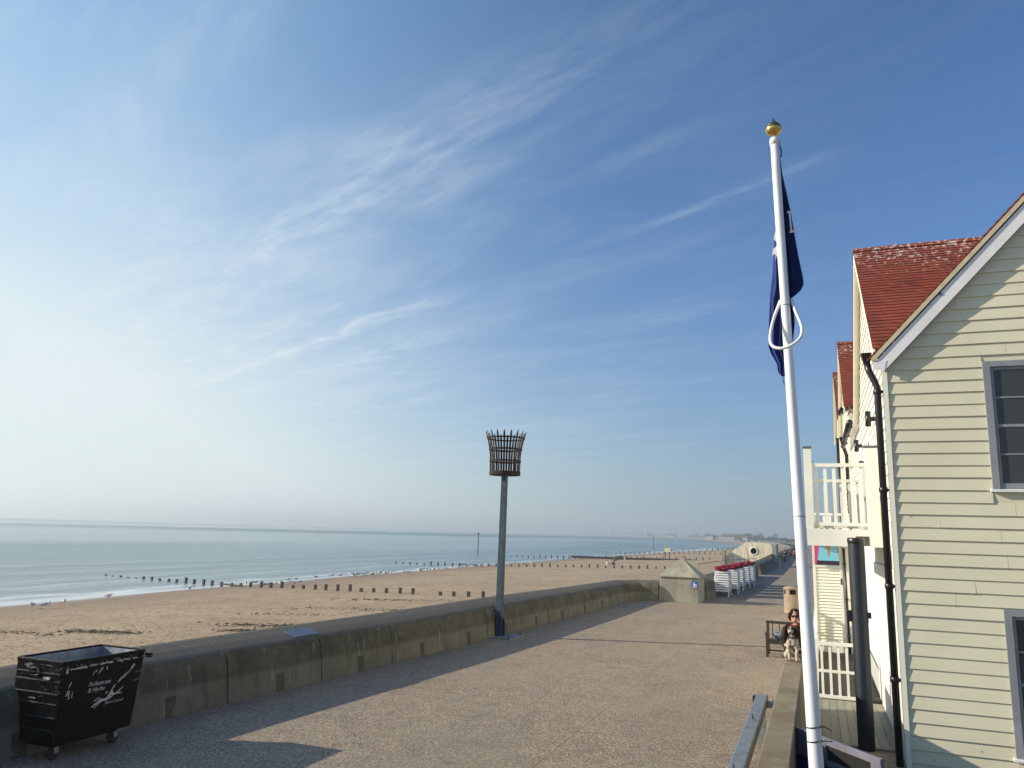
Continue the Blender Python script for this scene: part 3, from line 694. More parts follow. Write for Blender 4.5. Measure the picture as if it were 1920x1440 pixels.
# ------------------------------------------------------------------ wheeled bin
W = empty('wheeled_bin', (-9.98, 8.68, 0), label='large black four-wheeled refuse bin without a lid beside the sea wall', category='bin')
X0, X1, Y0, Y1, ZR, ZB = -.43, .46, -.70, .66, 1.27, .22
bx0, bx1, by0, by1 = -.43, .42, -.68, .575
b = MB().use(M_BIN)
def ringq(z):
    f = (z - ZB) / (ZR - ZB); return [(bx0 + (X0 - bx0) * f, by0 + (Y0 - by0) * f), (bx1 + (X1 - bx1) * f, by0 + (Y0 - by0) * f), (bx1 + (X1 - bx1) * f, by1 + (Y1 - by1) * f), (bx0 + (X0 - bx0) * f, by1 + (Y1 - by1) * f)]
lo, hi = ringq(ZB), ringq(ZR)
for i in range(4):
    j = (i + 1) % 4; b.quad((*lo[i], ZB), (*lo[j], ZB), (*hi[j], ZR), (*hi[i], ZR))
b.quad(*[(*p, ZB) for p in lo][::-1])
b.prism([(-.40, -.60), (.33, -.60), (.33, .44), (-.40, .44)], 'z', .17, ZB - .002)
body = b.build('body', W)
M_RIB = mat('glossy_rib', (.02, .02, .022), .22, spec=1.0)
for z in (.40, .56, .73, .86, 1.02, 1.12):
    r_ = ringq(z); x0, x1, y = r_[0][0], r_[1][0], r_[0][1]
    b = MB().use(M_RIB); b.prism([(y + .004, z - .022), (y - .020, z - .002), (y - .020, z + .004), (y + .004, z + .014)], 'x', x0 + .03, x1 - .03); b.build('rib', W)
for z in (.86, .98):
    r_ = ringq(z); x = r_[1][0]; b = MB().use(M_RIB); b.prism([(r_[2][1] - .13, z), (r_[2][1] - .01, z), (r_[2][1] - .01, z + .02), (r_[2][1] - .13, z + .02)], 'x', x - .01, x + .016); b.build('rib', W)
b = MB().use(M_BININ)
ii = [(p[0] * .93, p[1] * .95) for p in lo]; ih = [(p[0] * .955, p[1] * .97) for p in hi]
for i in range(4):
    j = (i + 1) % 4; b.quad((*ii[i], ZB + .02), (*ii[j], ZB + .02), (*ih[j], ZR - .002), (*ih[i], ZR - .002))
b.quad(*[(*p, ZB + .02) for p in ii]); b.build('liner', W)
b = MB().use(M_BIN)
for a, c in ((0, 1), (1, 2), (2, 3), (3, 0)): b.bar((*hi[a], ZR + .0), (*hi[c], ZR + .0), .032, .05)
b.build('rim', W, bevel=.01)
b = MB().use(M_BIN)
b.tube([(X1 + .02, Y1 + .01, ZR - .06), (X1 + .11, Y1 + .03, ZR - .06)], .035, 10); b.build('lifting_pin', W)
b = MB().use(M_BIN); b.tube([(-.05, Y0 + .0, .80), (-.05, Y0 - .055, .80), (.08, Y0 - .055, .80), (.08, Y0 + .0, .80)], .012, 8); b.build('handle', W)
b = MB().use(M_BIN, True); b.tube([(-.05 + .10 * math.cos(a), Y0 - .012, 1.13 + .05 * math.sin(a)) for a in [2 * math.pi * k / 20 for k in range(20)]], .010, 8, closed=True); b.build('socket_ring', W)
b = MB().use(M_SILVER); b.box(.14, .26, Y0 - .034, Y0 - .010, 1.05, 1.075); b.build('tag_plate', W)
for x, y in ((-.30, -.52), (.28, -.52), (-.30, .44), (.28, .44)):
    C_ = empty('castor', (x, y, 0)); C_.parent = W
    b = MB().use(M_RUB, True); b.lathe([(.085, -.022), (.097, -.012), (.097, .012), (.085, .022)], n=22); o = b.build('wheel', C_, loc=(0, -.02, .097)); o.rotation_euler = (0, R(90), 0)
    b = MB().use(M_GALV); b.box(-.045, -.034, -.05, .02, .09, .21); b.box(.034, .045, -.05, .02, .09, .21); b.box(-.06, .06, -.06, .06, .21, .222); b.build('fork', C_)
# lettering on the long side (plane tilted with the body)
def side_pt(Yw, z):      # world Y, z -> local point on side, 4 mm proud
    r_ = ringq(z); return Vector((r_[1][0] + .004, Yw - 8.62, z))
def textmesh(txt, Yw, z, size, name, mtl, shear=.25, slope=.0):
    cu = bpy.data.curves.new(name, 'FONT'); cu.body = txt; cu.size = size; cu.shear = shear; cu.extrude = .0; cu.offset = size * .012
    to = bpy.data.objects.new(name, cu); COL.objects.link(to); dg = bpy.context.evaluated_depsgraph_get(); dg.update()
    me = bpy.data.meshes.new_from_object(to.evaluated_get(dg)); bpy.data.objects.remove(to)
    for v in me.vertices: v.co = side_pt(Yw + v.co.x, z + v.co.y + slope * v.co.x)
    me.materials.clear(); me.materials.append(mtl); o = bpy.data.objects.new(name, me); COL.objects.link(o); o.parent = W; return o
textmesh('Folkestone', 8.36, .90, .082, 'lettering', M_SILVER); textmesh('& Hythe', 8.36, .82, .082, 'lettering', M_SILVER)
textmesh('District Council', 8.68, .615, .047, 'lettering', M_SILVER)
fig = [[(8.83, .865), (8.785, .80), (8.795, .755), (8.83, .738), (8.87, .760), (8.965, .815), (8.97, .805), (8.885, .742), (8.955, .735), (8.955, .722), (8.88, .722), (8.82, .718), (8.755, .675), (8.68, .662), (8.62, .664), (8.515, .585), (8.495, .592), (8.60, .668), (8.47, .605), (8.45, .615), (8.545, .675), (8.60, .705), (8.66, .695), (8.70, .71), (8.735, .76), (8.775, .82), (8.815, .868)],
       [(8.66, .78), (8.71, .79), (8.70, .77), (8.67, .755)], [(8.48, .69), (8.55, .725), (8.60, .715), (8.56, .71), (8.49, .68)]]
b = MB().use(M_SILVER)
for pl in fig:
    base = len(b.v); b.v += [tuple(side_pt(*p)) for p in pl]; b.face(list(range(base, base + len(pl))))
o = b.build('leaping_figure', W)
bm = bmesh.new(); bm.from_mesh(o.data); bmesh.ops.triangulate(bm, faces=bm.faces, ngon_method='EAR_CLIP'); bm.to_mesh(o.data); bm.free()
b = MB().use(M_SILVER); rnd = random.Random(4)
def blob(cy, cz, ly, lz, n=9):
    base = len(b.v)
    for k in range(n):
        a = 2 * math.pi * k / n; q = rnd.uniform(.6, 1.15); b.v.append(tuple(side_pt(cy + ly * math.cos(a) * q + lz * math.sin(a) * .3, cz + lz * math.sin(a) * q + ly * math.cos(a) * q * .55)))
    b.face(list(range(base, base + n)))
for q in ((8.90, .93, .035, .03), (8.95, .96, .04, .03), (9.0, .985, .035, .028), (9.045, 1.02, .025, .022), (9.09, 1.07, .035, .035), (8.42, 1.08, .012, .045), (8.46, 1.10, .018, .02), (8.52, 1.09, .015, .05), (8.55, 1.12, .02, .02), (8.06, .97, .012, .05), (8.03, .86, .014, .05), (8.07, .80, .03, .012), (8.87, .895, .02, .018)): blob(*q)
for y0, y1, z0, z1 in ((8.02, 8.30, 1.168, 1.190), (8.33, 8.47, 1.176, 1.196), (8.50, 8.72, 1.174, 1.197), (8.80, 9.02, 1.176, 1.200), (9.06, 9.16, 1.18, 1.198), (7.97, 8.0, 1.13, 1.20), (8.05, 8.07, .82, .90), (8.11, 8.12, .80, .88), (8.62, 8.64, 1.09, 1.14)):
    base = len(b.v); n = 6
    for k in range(n + 1): b.v.append(tuple(side_pt(y0 + (y1 - y0) * k / n, z0 + rnd.uniform(-.004, .006))))
    for k in range(n, -1, -1): b.v.append(tuple(side_pt(y0 + (y1 - y0) * k / n, z1 + rnd.uniform(-.008, .004))))
    b.face(list(range(base, base + 2 * n + 2)))
b.build('scuff_marks', W, kind='stuff')

# ------------------------------------------------------------------ stacked loungers
def lounger_parts(parent):
    b = MB().use(M_PLASTIC)
    w, l = .36, .93
    for x0, x1, y0, y1 in ((-w, -w + .07, -l, l), (w - .07, w, -l, l), (-w + .07, w - .07, -l, -l + .07), (-w + .07, w - .07, l - .07, l)): b.box(x0, x1, y0, y1, .282, .36)
    for k in range(11): y = -l + .15 + k * .16; b.box(-w + .071, w - .071, y - .05, y + .05, .325, .350)
    b.build('frame', parent)
    for x in (-1, 1):
        for y in (-1, 1):
            b = MB().use(M_PLASTIC); b.hexa([(x * .375 - .03, y * .80 - .035, 0), (x * .375 + .03, y * .80 - .035, 0), (x * .375 + .03, y * .80 + .035, 0), (x * .375 - .03, y * .80 + .035, 0), (x * .33 - .025, y * .76 - .05, .261), (x * .33 + .025, y * .76 - .05, .261), (x * .33 + .025, y * .76 + .05, .261), (x * .33 - .025, y * .76 + .05, .261)])
            b.build('leg', parent)
ordn = ['nearest', 'second', 'third', 'fourth', 'farthest']; lv = ['lowest', 'second from the bottom', 'third from the bottom', 'fourth from the bottom', 'middle', 'fourth from the top', 'third from the top', 'second from the top', 'topmost']
proto = None
stacks = [(-5.05, 45.9, .02), (-4.85, 48.9, .03), (-4.78, 51.8, .01), (-4.66, 54.6, .03), (-4.55, 57.4, .0)]
for si, (sx, sy, sr) in enumerate(stacks):
    for k in range(9):
        lab = 'white plastic sun lounger, %s in the %s stack from the pillar' % (lv[k], ordn[si])
        pos = (sx + rnd.uniform(-.015, .015), sy + rnd.uniform(-.02, .02), .001 + k * .124)
        if proto is None:
            proto = empty('sun_lounger', pos, sr, category='sun lounger', group='stacked white sun loungers', label=lab); lounger_parts(proto)
        else: dup(proto, pos, sr + rnd.uniform(-.01, .01), label=lab)
    # red cushions crumpled on top
    b = MB().use(M_RED, True); seg = 18
    for q in range(3):
        cy = -.62 + q * .62 + rnd.uniform(-.08, .08); ry = .42; base = len(b.v); n2, m2 = 20, 12
        for i in range(m2 + 1):
            t_ = math.pi * i / m2
            for k in range(n2):
                a = 2 * math.pi * k / n2; v = Vector((.36 * math.sin(t_) * math.cos(a), ry * math.sin(t_) * math.sin(a), -.12 * math.cos(t_)))
                nz = 1 + .5 * mnoise.noise(Vector((v.x * 5 + si * 7, v.y * 5 + q * 3, v.z * 9)))
                b.v.append((v.x * nz, cy + v.y * nz, 8 * .124 + .36 + max(-.0, (v.z + .12) * nz * (1.0 if q != 1 else .7))))
        for i in range(m2):
            for k in range(n2): b.face([base + i * n2 + k, base + i * n2 + (k + 1) % n2, base + (i + 1) * n2 + (k + 1) % n2, base + (i + 1) * n2 + k])
    b.build('red_cushion', loc=(sx, sy, .004), rotz=sr, label='crumpled red cushions heaped on top of the %s lounger stack' % ordn[si], category='cushion', group='red cushions on the lounger stacks')

# ------------------------------------------------------------------ litter bin
L = empty('litter_bin', (-1.20, 37.35, 0), label='round tan concrete litter bin with a domed top and openings', category='litter bin')
b = MB().use(M_TANBIN, True); b.lathe([(.30, 0), (.325, .02), (.325, .06), (.305, .08), (.305, .82)], n=32); b.build('drum', L)
for k in range(4):
    a = R(45 + 90 * k + 20); b = MB().use(M_TANBIN, True); base = len(b.v); n = 5
    for z in (.82, 1.02):
        for r_ in (.305, .27):
            for i in range(n + 1): t_ = a + R(18) * (i / n * 2 - 1); b.v.append((r_ * math.cos(t_), r_ * math.sin(t_), z))
    m_ = n + 1
    for i in range(n):
        b.face([base + i, base + i + 1, base + 2 * m_ + i + 1, base + 2 * m_ + i]); b.face([base + m_ + i, base + m_ + i + 1, base + 3 * m_ + i + 1, base + 3 * m_ + i])
    for i in (0, n): b.face([base + i, base + m_ + i, base + 3 * m_ + i, base + 2 * m_ + i])
    b.build('hood_pillar', L)
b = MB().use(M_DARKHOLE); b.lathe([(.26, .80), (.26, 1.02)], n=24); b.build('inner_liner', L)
b = MB().use(M_TANBIN, True); b.lathe([(.30, 1.02), (.32, 1.03), (.32, 1.08), (.28, 1.12), (.16, 1.165), (.02, 1.18)], n=32); b.build('lid', L)

# ------------------------------------------------------------------ bench
BN = empty('park_bench', (-.62, 23.4, 0), label='dark timber bench beyond the dog, facing the camera', category='bench')
xl, xr = -.80, .42
for x in (xl, xr):
    b = MB().use(M_BENCH); b.box(x - .035, x + .035, -.05, .02, 0, .60); b.build('leg', BN, bevel=.005)
    b = MB().use(M_BENCH); b.box(x - .035, x + .035, .52, .59, 0, .84); b.build('leg', BN, bevel=.005)
    b = MB().use(M_BENCH); b.box(x - .045, x + .045, -.13, .52, .60, .645); b.build('arm', BN, bevel=.008)
    b = MB().use(M_BENCH); b.box(x - .02, x + .02, .02, .52, .16, .21); b.build('stretcher', BN)
b = MB().use(M_BENCH)
for k in range(6): y = -.03 + k * .092; b.box(xl - .01, xr + .01, y, y + .07, .42, .445)
b.build('seat', BN); b = MB().use(M_BENCH); b.box(xl, xr, -.045, -.005, .35, .418); b.box(xl, xr, .0, .03, .16, .20); b.build('front_rail', BN)
b = MB().use(M_BENCH); b.box(xl - .05, xr + .05, .525, .575, .84, .91)
for k in range(6): x = xl + .12 + k * .19; b.box(x - .012, x + .012, .54, .56, .45, .84)
b.build('backrest', BN)
b = MB().use(mat('grey_bag', fn=f_fabric((.05, .075, .09), (.16, .20, .22), 16.)), True)
base = len(b.v)
b.ball((-.42, .2, .585), (.24, .15, .14), 16, 10)
for i, v in enumerate(b.v):
    n_ = 1 + .35 * mnoise.noise(Vector(v) * 7); b.v[i] = (-.42 + (v[0] + .42) * n_, .2 + (v[1] - .2) * n_, max(.446, .585 + (v[2] - .585) * n_))
b.build('cloth_bag', loc=(-.62, 23.4, 0), label='crumpled blue-grey bag lying on the dark bench seat', category='bag')

# ------------------------------------------------------------------ houses
def clap(b, mtl, plane, axis, rows, h, lip=.025, n=-1):
    """weatherboards: rows = list of (z, [(u0b,u1b,u0t,u1t)...]); plane coordinate, axis 'y' (wall faces n*Y) or 'x'"""
    b.use(mtl)
    def P(u, d, z): return (u, plane + n * d, z) if axis == 'y' else (plane + n * d, u, z)
    for z, segs in rows:
        for u0, u1, t0, t1 in segs:
            dz = random.uniform(-.003, .003); lp = lip + random.uniform(-.003, .003)
            b.hexa([P(u0, 0, z + dz), P(u1, 0, z + dz), P(u1, lp, z + dz), P(u0, lp, z + dz), P(t0, 0, z + h), P(t1, 0, z + h), P(t1, .003, z + h), P(t0, .003, z + h)])
def split(segs, z, every=3.2):
    out = []
    for u0, u1, t0, t1 in segs:
        if u1 - u0 > 2.0 and random.random() < .55:
            c = random.uniform(u0 + .5, min(u1 - .4, u0 + 2.1)); out += [(u0, c - .002, t0, c - .002), (c + .002, u1, c + .002, t1)]
        else: out.append((u0, u1, t0, t1))
    return out
XF = 1.08                     # sea-facing front
SL = 1.08                     # rise per metre of the near roof
H1 = empty('terraced_house', (1.08, 13.3, 0), label='nearest boarded house with sage green gable end and red tiled roof', category='house')
def part(b, name, parent, bevel=0.0, **t): o = b.build(name, bevel=bevel, **t); return local(o, parent)
# gable end
GY = 13.30; EH = .1872
WINS = [(2.45, 3.60, 3.98, 5.96), (2.45, 3.60, .26, 2.30)]
b = MB().use(M_SAGE); b.prism([(XF + .01, -.2), (9, -.2), (9, 6.0), (5.05, 10.27), (XF + .01, 5.98)], 'y', GY + .03, GY + .20)
rows = []; z = -.30
while z < 10.2:
    def lim(zz): return (XF + .055 if zz < 5.98 else XF + .055 + (zz - 5.98) / SL), (9.0 if zz < 5.98 else 9.0 - (zz - 5.98) / SL)
    l0, r0 = lim(z); l1, r1 = lim(z + EH)
    if r1 - l1 < .2: break
    segs = [(l0, r0, l1, r1)]
    for wx0, wx1, wz0, wz1 in WINS:
        if z + EH > wz0 + .02 and z < wz1 - .02: segs = [(l0, wx0, l1, wx0), (wx1, r0, wx1, r1)]
    rows.append((z, split(segs, z))); z += EH
clap(b, M_SAGE, GY + .028, 'y', rows, EH + .004)
part(b, 'gable_wall', H1)
b = MB().use(M_CREAM); b.box(XF - .012, XF + .055, GY - .012, GY + .12, -.2, 5.93); part(b, 'corner_board', H1)
# windows
for wx0, wx1, wz0, wz1 in WINS:
    F = empty('window', (wx0, GY, wz0)); F.parent = H1; F.location = (wx0 - 1.08, 0, wz0); w, h = wx1 - wx0, wz1 - wz0
    b = MB().use(M_WIN); b.box(0, .10, -.022, .10, .003, h); b.box(w - .10, w, -.022, .10, .003, h); b.box(.10, w - .10, -.022, .10, h - .09, h); b.build('frame', F, bevel=.004)
    b = MB().use(M_WIN)
    b.box(.101, .145, .012, .05, .10, h - .091); b.box(w - .145, w - .101, .012, .05, .10, h - .091); b.box(.146, w - .146, .012, .05, h - .135, h - .091); b.box(.101, w - .101, .005, .05, .055, .13)
    for k, (zz, t_) in enumerate(((.13 + (h - .26) * .25, .012), (.13 + (h - .26) * .5, .022), (.13 + (h - .26) * .75, .012))): b.box(.146, w - .146, .014, .045, zz - t_, zz + t_)
    b.box(w / 2 - .010, w / 2 + .010, .016, .044, .13, h - .136); b.build('sash', F, bevel=.003)
    b = MB().use(M_GLASS); b.box(.12, w - .12, .026, .034, .08, h - .11); b.build('pane', F)
    b = MB().use(M_BARGE); b.prism([(-.055, 0.0), (.10, .0), (.10, .05), (.02, .052), (-.055, .030)], 'x', -.03, w + .03); b.build('sill', F)
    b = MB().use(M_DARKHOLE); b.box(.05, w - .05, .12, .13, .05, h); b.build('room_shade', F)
# roof slabs with stepped tile courses
def roof_plane(b, o, u, s, ulen0, ulen1, slen, exposure=.135, th=.018, under=.05, clipfn=None):
    """o origin at eave, u along eave, s up the slope (unit); rows as overlapping tile courses"""
    o, u, s = Vector(o), Vector(u).normalized(), Vector(s).normalized(); n = u.cross(s).normalized()
    if n.z < 0: n = -n
    k = 0; t_ = 0.0
    while t_ < slen - .01:
        t2 = min(t_ + exposure, slen)
        a0, a1 = (ulen0, ulen1) if clipfn is None else clipfn(t_, t2)
        p = [o + u * a0 + s * t_, o + u * a1 + s * t_, o + u * (a1) + s * t2, o + u * a0 + s * t2]
        if clipfn is not None and a1 - a0 < .02: break
        b.hexa([p[0], p[1], p[2] - n * .02, p[3] - n * .02, p[0] + n * th, p[1] + n * th, p[2] + n * .003, p[3] + n * .003]); t_ = t2
ridge_z = 10.40; sv = Vector((1, 0, SL)).normalized(); e0 = Vector((.86, 13.16, 6.05 - (.98 - .86) * SL + .12))
b = MB().use(mat('roof_tile_near', fn=f_tiles_for(10.5)))
slen = (5.05 - .86) / sv.x
roof_plane(b, e0, (0, 1, 0), sv, 0, .22, slen)
roof_plane(b, e0 + sv * .54, (0, 1, 0), sv, .221, 7.74, slen - .54)
roof_plane(b, e0 + sv * .52, (0, 1, 0), sv, 7.741, 13.2, slen - .52)
roof_plane(b, (9.24, 13.16, e0.z), (0, 1, 0), Vector((-1, 0, SL)), 0, 13.2, slen)
b.box(4.96, 5.14, 13.16, 26.36, 10.60, 10.74); roof1 = part(b, 'roof', H1)
# mortar bedding and plain-tile undercloak along the verge
b = MB().use(M_GROUT); nn = Vector((-SL, 0, 1)).normalized(); a = Vector((.90, 13.160, e0.z + .02)); c = a + sv * (slen - .05)
off = nn * -.065
b.hexa([a + off, c + off, c + off + Vector((0, .08, 0)), a + off + Vector((0, .08, 0)), a - nn * .003, c - nn * .003, c - nn * .003 + Vector((0, .08, 0)), a - nn * .003 + Vector((0, .08, 0))]); part(b, 'verge_mortar', H1)
# bargeboard
b = MB().use(M_BARGE); a = Vector((.91, 13.185, e0.z - .03)); c = a + sv * (slen - .08); d1, d2 = nn * -.045, nn * -.235
b.hexa([a + d2, c + d2, c + d2 + Vector((0, .03, 0)), a + d2 + Vector((0, .03, 0)), a + d1, c + d1, c + d1 + Vector((0, .03, 0)), a + d1 + Vector((0, .03, 0))])
b.prism([(.93, 5.89), (1.09, 5.85), (1.13, 6.02), (.93, 6.00)], 'y', 13.178, 13.183)
b.use(M_BARGE); b.hexa([a + d2 + Vector((0, .031, .02)), c + d2 + Vector((0, .031, .02)), c + d2 + Vector((0, .10, .02)), a + d2 + Vector((0, .10, .02)), a + d2 + Vector((0, .031, .04)), c + d2 + Vector((0, .031, .04)), c + d2 + Vector((0, .10, .04)), a + d2 + Vector((0, .10, .04))])
part(b, 'bargeboard', H1)
bc = Vector((.91 + 1.10, 13.092, 0)); b = MB().use(M_LEAD); zc = e0.z - .03 + 1.05 * SL - .12; b.box(1.93, 1.97, 13.172, 13.183, zc, zc + .04); part(b, 'fixing_bolt', H1)
# sea-facing cross gables
def cross_gable(parent, yA, zA, hw, zf, xv, roofx, name, zr, far_x=None):
    sl = (zA - zf) / hw
    b = MB().use(mat('roof_tile_' + name, fn=f_tiles_for(zr)))
    for sgn in (-1, 1):
        s_ = Vector((0, -sgn, sl)).normalized(); L_ = math.hypot(hw, zA - zf)
        def clip(t0, t1, s_=s_): z = zf + s_.z * t0; return 0, max(0.0, roofx(z) - xv)
        roof_plane(b, (xv, yA + sgn * hw, zf), (1, 0, 0), s_, 0, 1, L_, clipfn=clip)
    b.prism([(yA - .13, zA - .06), (yA, zA + .05), (yA + .13, zA - .06)], 'x', xv, roofx(zA) + .1)
    part(b, 'cross_roof', parent)
    b = MB().use(M_CREAM)
    b.prism([(yA - hw + .1, zf - .3), (yA + hw - .1, zf - .3), (yA + hw - .1, zf - .05), (yA, zA - .15), (yA - hw + .1, zf - .05)], 'x', XF + .03, XF + .15)
    rows = []; z = zf - .3
    while z < zA - .3:
        def lim(zz): 
            f = max(0, (zz - zf + .05) / (zA - zf)); return yA - hw * (1 - f) + .1, yA + hw * (1 - f) - .1
        l0, r0 = lim(z); l1, r1 = lim(z + EH)
        if r1 - l1 < .1: break
        rows.append((z, [(l0, r0, l1, r1)])); z += EH
    clap(b, M_CREAM, XF + .028, 'x', rows, EH + .004)
    part(b, 'cross_gable_wall', parent)
    b = MB().use(M_CREAM)
    for sgn in (-1, 1):
        A = Vector((xv + .01, yA, zA - .05)); C2 = Vector((xv + .01, yA + sgn * hw, zf - .05)); b.hexa([C2 + Vector((0, 0, -.20)), A + Vector((0, 0, -.20)), A + Vector((.03, 0, -.20)), C2 + Vector((.03, 0, -.20)), C2, A, A + Vector((.03, 0, 0)), C2 + Vector((.03, 0, 0))])
        b.hexa([C2 + Vector((.031, 0, -.12)), A + Vector((.031, 0, -.12)), A + Vector((XF - xv, 0, -.12)), C2 + Vector((XF - xv, 0, -.12)), C2 + Vector((.031, 0, -.10)), A + Vector((.031, 0, -.10)), A + Vector((XF - xv, 0, -.10)), C2 + Vector((XF - xv, 0, -.10))])
    part(b, 'cross_bargeboard', parent)
cross_gable(H1, 17.1, 9.28, 3.8, 6.25, .95, lambda z: .98 + (z - 6.05) / SL + .12, 'gable', 9.28)
# front wall below
b = MB().use(M_CREAM); b.box(XF + .03, XF + .15, GY + .13, 26.3, 2.8, 6.1)
rows = []; z = 3.15
while z < 6.0: rows.append((z, [(GY + .13, 15.0, GY + .13, 15.0), (16.0, 16.9, 16.0, 16.9), (18.3, 26.3, 18.3, 26.3)] if z < 5.3 else [(GY + .13, 26.3, GY + .13, 26.3)])); z += EH
clap(b, M_CREAM, XF + .028, 'x', rows, EH + .004)
b.use(M_WHITE); b.box(XF, XF + .15, GY + .121, 26.3, -.2, 2.79); part(b, 'front_wall', H1)
D = MB().use(M_WHITE); D.box(XF - .03, XF + .02, 16.9, 17.0, 3.4, 5.3); D.box(XF - .03, XF + .02, 18.2, 18.3, 3.4, 5.3); D.box(XF - .03, XF + .02, 17.001, 18.199, 5.2, 5.3); D.box(XF - .02, XF + .02, 17.55, 17.64, 3.4, 5.199); do = part(D, 'balcony_door', H1)
b = MB().use(M_GLASS); b.box(XF + .0, XF + .01, 17.0, 18.2, 3.5, 5.2); local(b.build('pane'), do).parent = do
D = MB().use(M_WHITE); D.box(XF - .04, XF - .002, 14.0, 14.1, 0.03, 2.3); D.box(XF - .04, XF - .002, 15.0, 15.1, 0.03, 2.3); D.box(XF - .04, XF - .002, 14.101, 14.999, 2.2, 2.3); part(D, 'door_frame', H1)
for y, z in ((15.49, 5.43), (20.1, 5.45)):
    b = MB().use(M_BLACK, True); b.lathe([(.05, -.14), (.05, .14)], (XF - .12, y, z), 14); b.use(M_BLACK); b.box(XF - .075, XF + .004, y - .03, y + .03, z - .045, z + .035); part(b, 'wall_lamp', H1)
# gutters and downpipes
def downpipe(parent, x, y, ztop, zbot, r_=.05, hopper=True, clips=(.9, 2.6, 4.3), swan=None):
    b = MB().use(M_BLACK, True)
    pts = [(x, y, zbot), (x, y, ztop)]
    if swan: pts += [(x + swan[0] * .3, y + swan[1] * .3, ztop + .12), (x + swan[0] * .8, y + swan[1] * .8, ztop + .27), (x + swan[0], y + swan[1], ztop + .40)]
    b.tube(pts, r_, 14); o = part(b, 'downpipe', parent)
    for z in clips:
        b = MB().use(M_BLACK, True); b.lathe([(r_ + .004, -.04), (r_ + .012, -.03), (r_ + .012, .03), (r_ + .004, .04)], (x, y, z), 14); b.box(x + .0, x + .082, y - .02, y + .02, z - .02, z + .02); part(b, 'pipe_clip', parent)
    if hopper:
        hx, hy = (x + swan[0], y + swan[1]) if swan else (x, y)
        b = MB().use(M_BLACK); z = ztop + (.40 if swan else 0); b.hexa([(hx - .05, hy - .05, z), (hx + .05, hy - .05, z), (hx + .05, hy + .05, z), (hx - .05, hy + .05, z), (hx - .085, hy - .09, z + .16), (hx + .075, hy - .09, z + .16), (hx + .075, hy + .09, z + .16), (hx - .085, hy + .09, z + .16)]); part(b, 'hopper', parent, bevel=.008)
downpipe(H1, .985, 13.33, 5.62, -.1, .052, swan=(-.13, .0), clips=(1.2, 2.55, 4.0, 5.55))
def gutter(parent, x, y0, y1, z, r_=.075):
    b = MB().use(M_BLACK, True); b.tube([(x, y0, z), (x, y1, z)], r_, 12); b.use(M_BLACK)
    y = y0 + .5
    while y < y1: b.box(x - r_ - .006, x + r_ + .006, y - .012, y + .012, z - r_ - .006, z + .02); y += 1.8
    part(b, 'gutter', parent)
gutter(H1, .87, 20.9, 26.3, 6.13)
# house 2 and 3 farther along
H2 = empty('terraced_house', (1.08, 26.4, 0), label='second boarded house in the row with a taller red tiled gable', category='house')
def rx2(z): return 1.0 + (z - 7.2) / 1.0 + 1.5
cross_gable(H2, 29.75, 10.3, 3.35, 7.4, .95, rx2, 'second', 10.3)
b = MB().use(M_CREAM); b.box(XF + .03, XF + .15, 26.42, 33.1, -.2, 7.2); rows = []; z = 2.9
while z < 7.1: rows.append((z, [(26.42, 33.1, 26.42, 33.1)])); z += EH
clap(b, M_CREAM, XF + .028, 'x', rows, EH + .004); b.use(M_CREAM); b.box(XF + .16, 9, 26.42, 26.6, -.2, 7.2); part(b, 'front_wall', H2)
b = MB().use(mat('roof_tile_second')); roof_plane(b, (1.22, 26.45, 7.5), (0, 1, 0), (1, 0, 1.0), 0, 6.7, 4.6); part(b, 'roof', H2)
downpipe(H2, .98, 26.9, 5.9, 2.9, .055, swan=(-.12, -.3), clips=(4.6,)); gutter(H2, .87, 26.42, 27.4, 7.33)
H3 = empty('terraced_house', (1.08, 33.2, 0), label='farthest boarded house whose narrow red roof shows left of the row', category='house')
cross_gable(H3, 37.5, 10.75, 3.7, 8.05, .95, lambda z: 1.0 + (z - 7.9) + 1.5, 'third', 10.75)
b = MB().use(M_CREAM); b.box(XF + .03, XF + .15, 33.15, 41.5, -.2, 7.9); rows = []; z = 2.9
while z < 7.8: rows.append((z, [(33.15, 41.5, 33.15, 41.5)])); z += EH
clap(b, M_CREAM, XF + .028, 'x', rows, EH + .004); b.use(M_CREAM); b.box(XF + .16, 9, 33.15, 33.3, -.2, 7.9); b.box(XF + .16, 9, 41.3, 41.5, -.2, 7.9); part(b, 'front_wall', H3)
b = MB().use(mat('roof_tile_third')); roof_plane(b, (1.22, 33.2, 8.2), (0, 1, 0), (1, 0, 1.0), 0, 8.3, 4.6); part(b, 'roof', H3)
downpipe(H3, .98, 35.9, 7.4, 2.9, .06, clips=(4.0, 5.6))
# balcony of the near house
def railing(b, a, c, ztop, zbot, spacing=.17, mid=None, w=.055, rail=.07):
    a, c = Vector((a[0], a[1], 0)), Vector((c[0], c[1], 0)); d = c - a; L_ = d.length; d.normalize()
    b.bar(a + Vector((0, 0, ztop - .03)), c + Vector((0, 0, ztop - .03)), .09, .06); b.bar(a + Vector((0, 0, zbot + .03)), c + Vector((0, 0, zbot + .03)), rail, .06)
    if mid: b.bar(a + Vector((0, 0, mid)), c + Vector((0, 0, mid)), .05, .05)
    n = int(L_ / spacing)
    for k in range(n):
        p = a + d * (L_ * (k + .5) / n)
        b.box(p.x - w / 2, p.x + w / 2, p.y - .018, p.y + .018, zbot + .061, ztop - .061) if abs(d.x) > abs(d.y) else b.box(p.x - .018, p.x + .018, p.y - w / 2, p.y + w / 2, zbot + .061, ztop - .061)
BY0, BY1 = 14.9, 17.9
BC = empty('balcony', (-.15, BY0, 3.1)); local(BC, H1); BC.location = (-.15, BY0, 3.1)
def bpart(b, name, bevel=0.0):
    o = b.build(name, bevel=bevel); o.parent = BC; o.matrix_parent_inverse = Matrix.Translation((.15, -BY0, -3.1)); return o
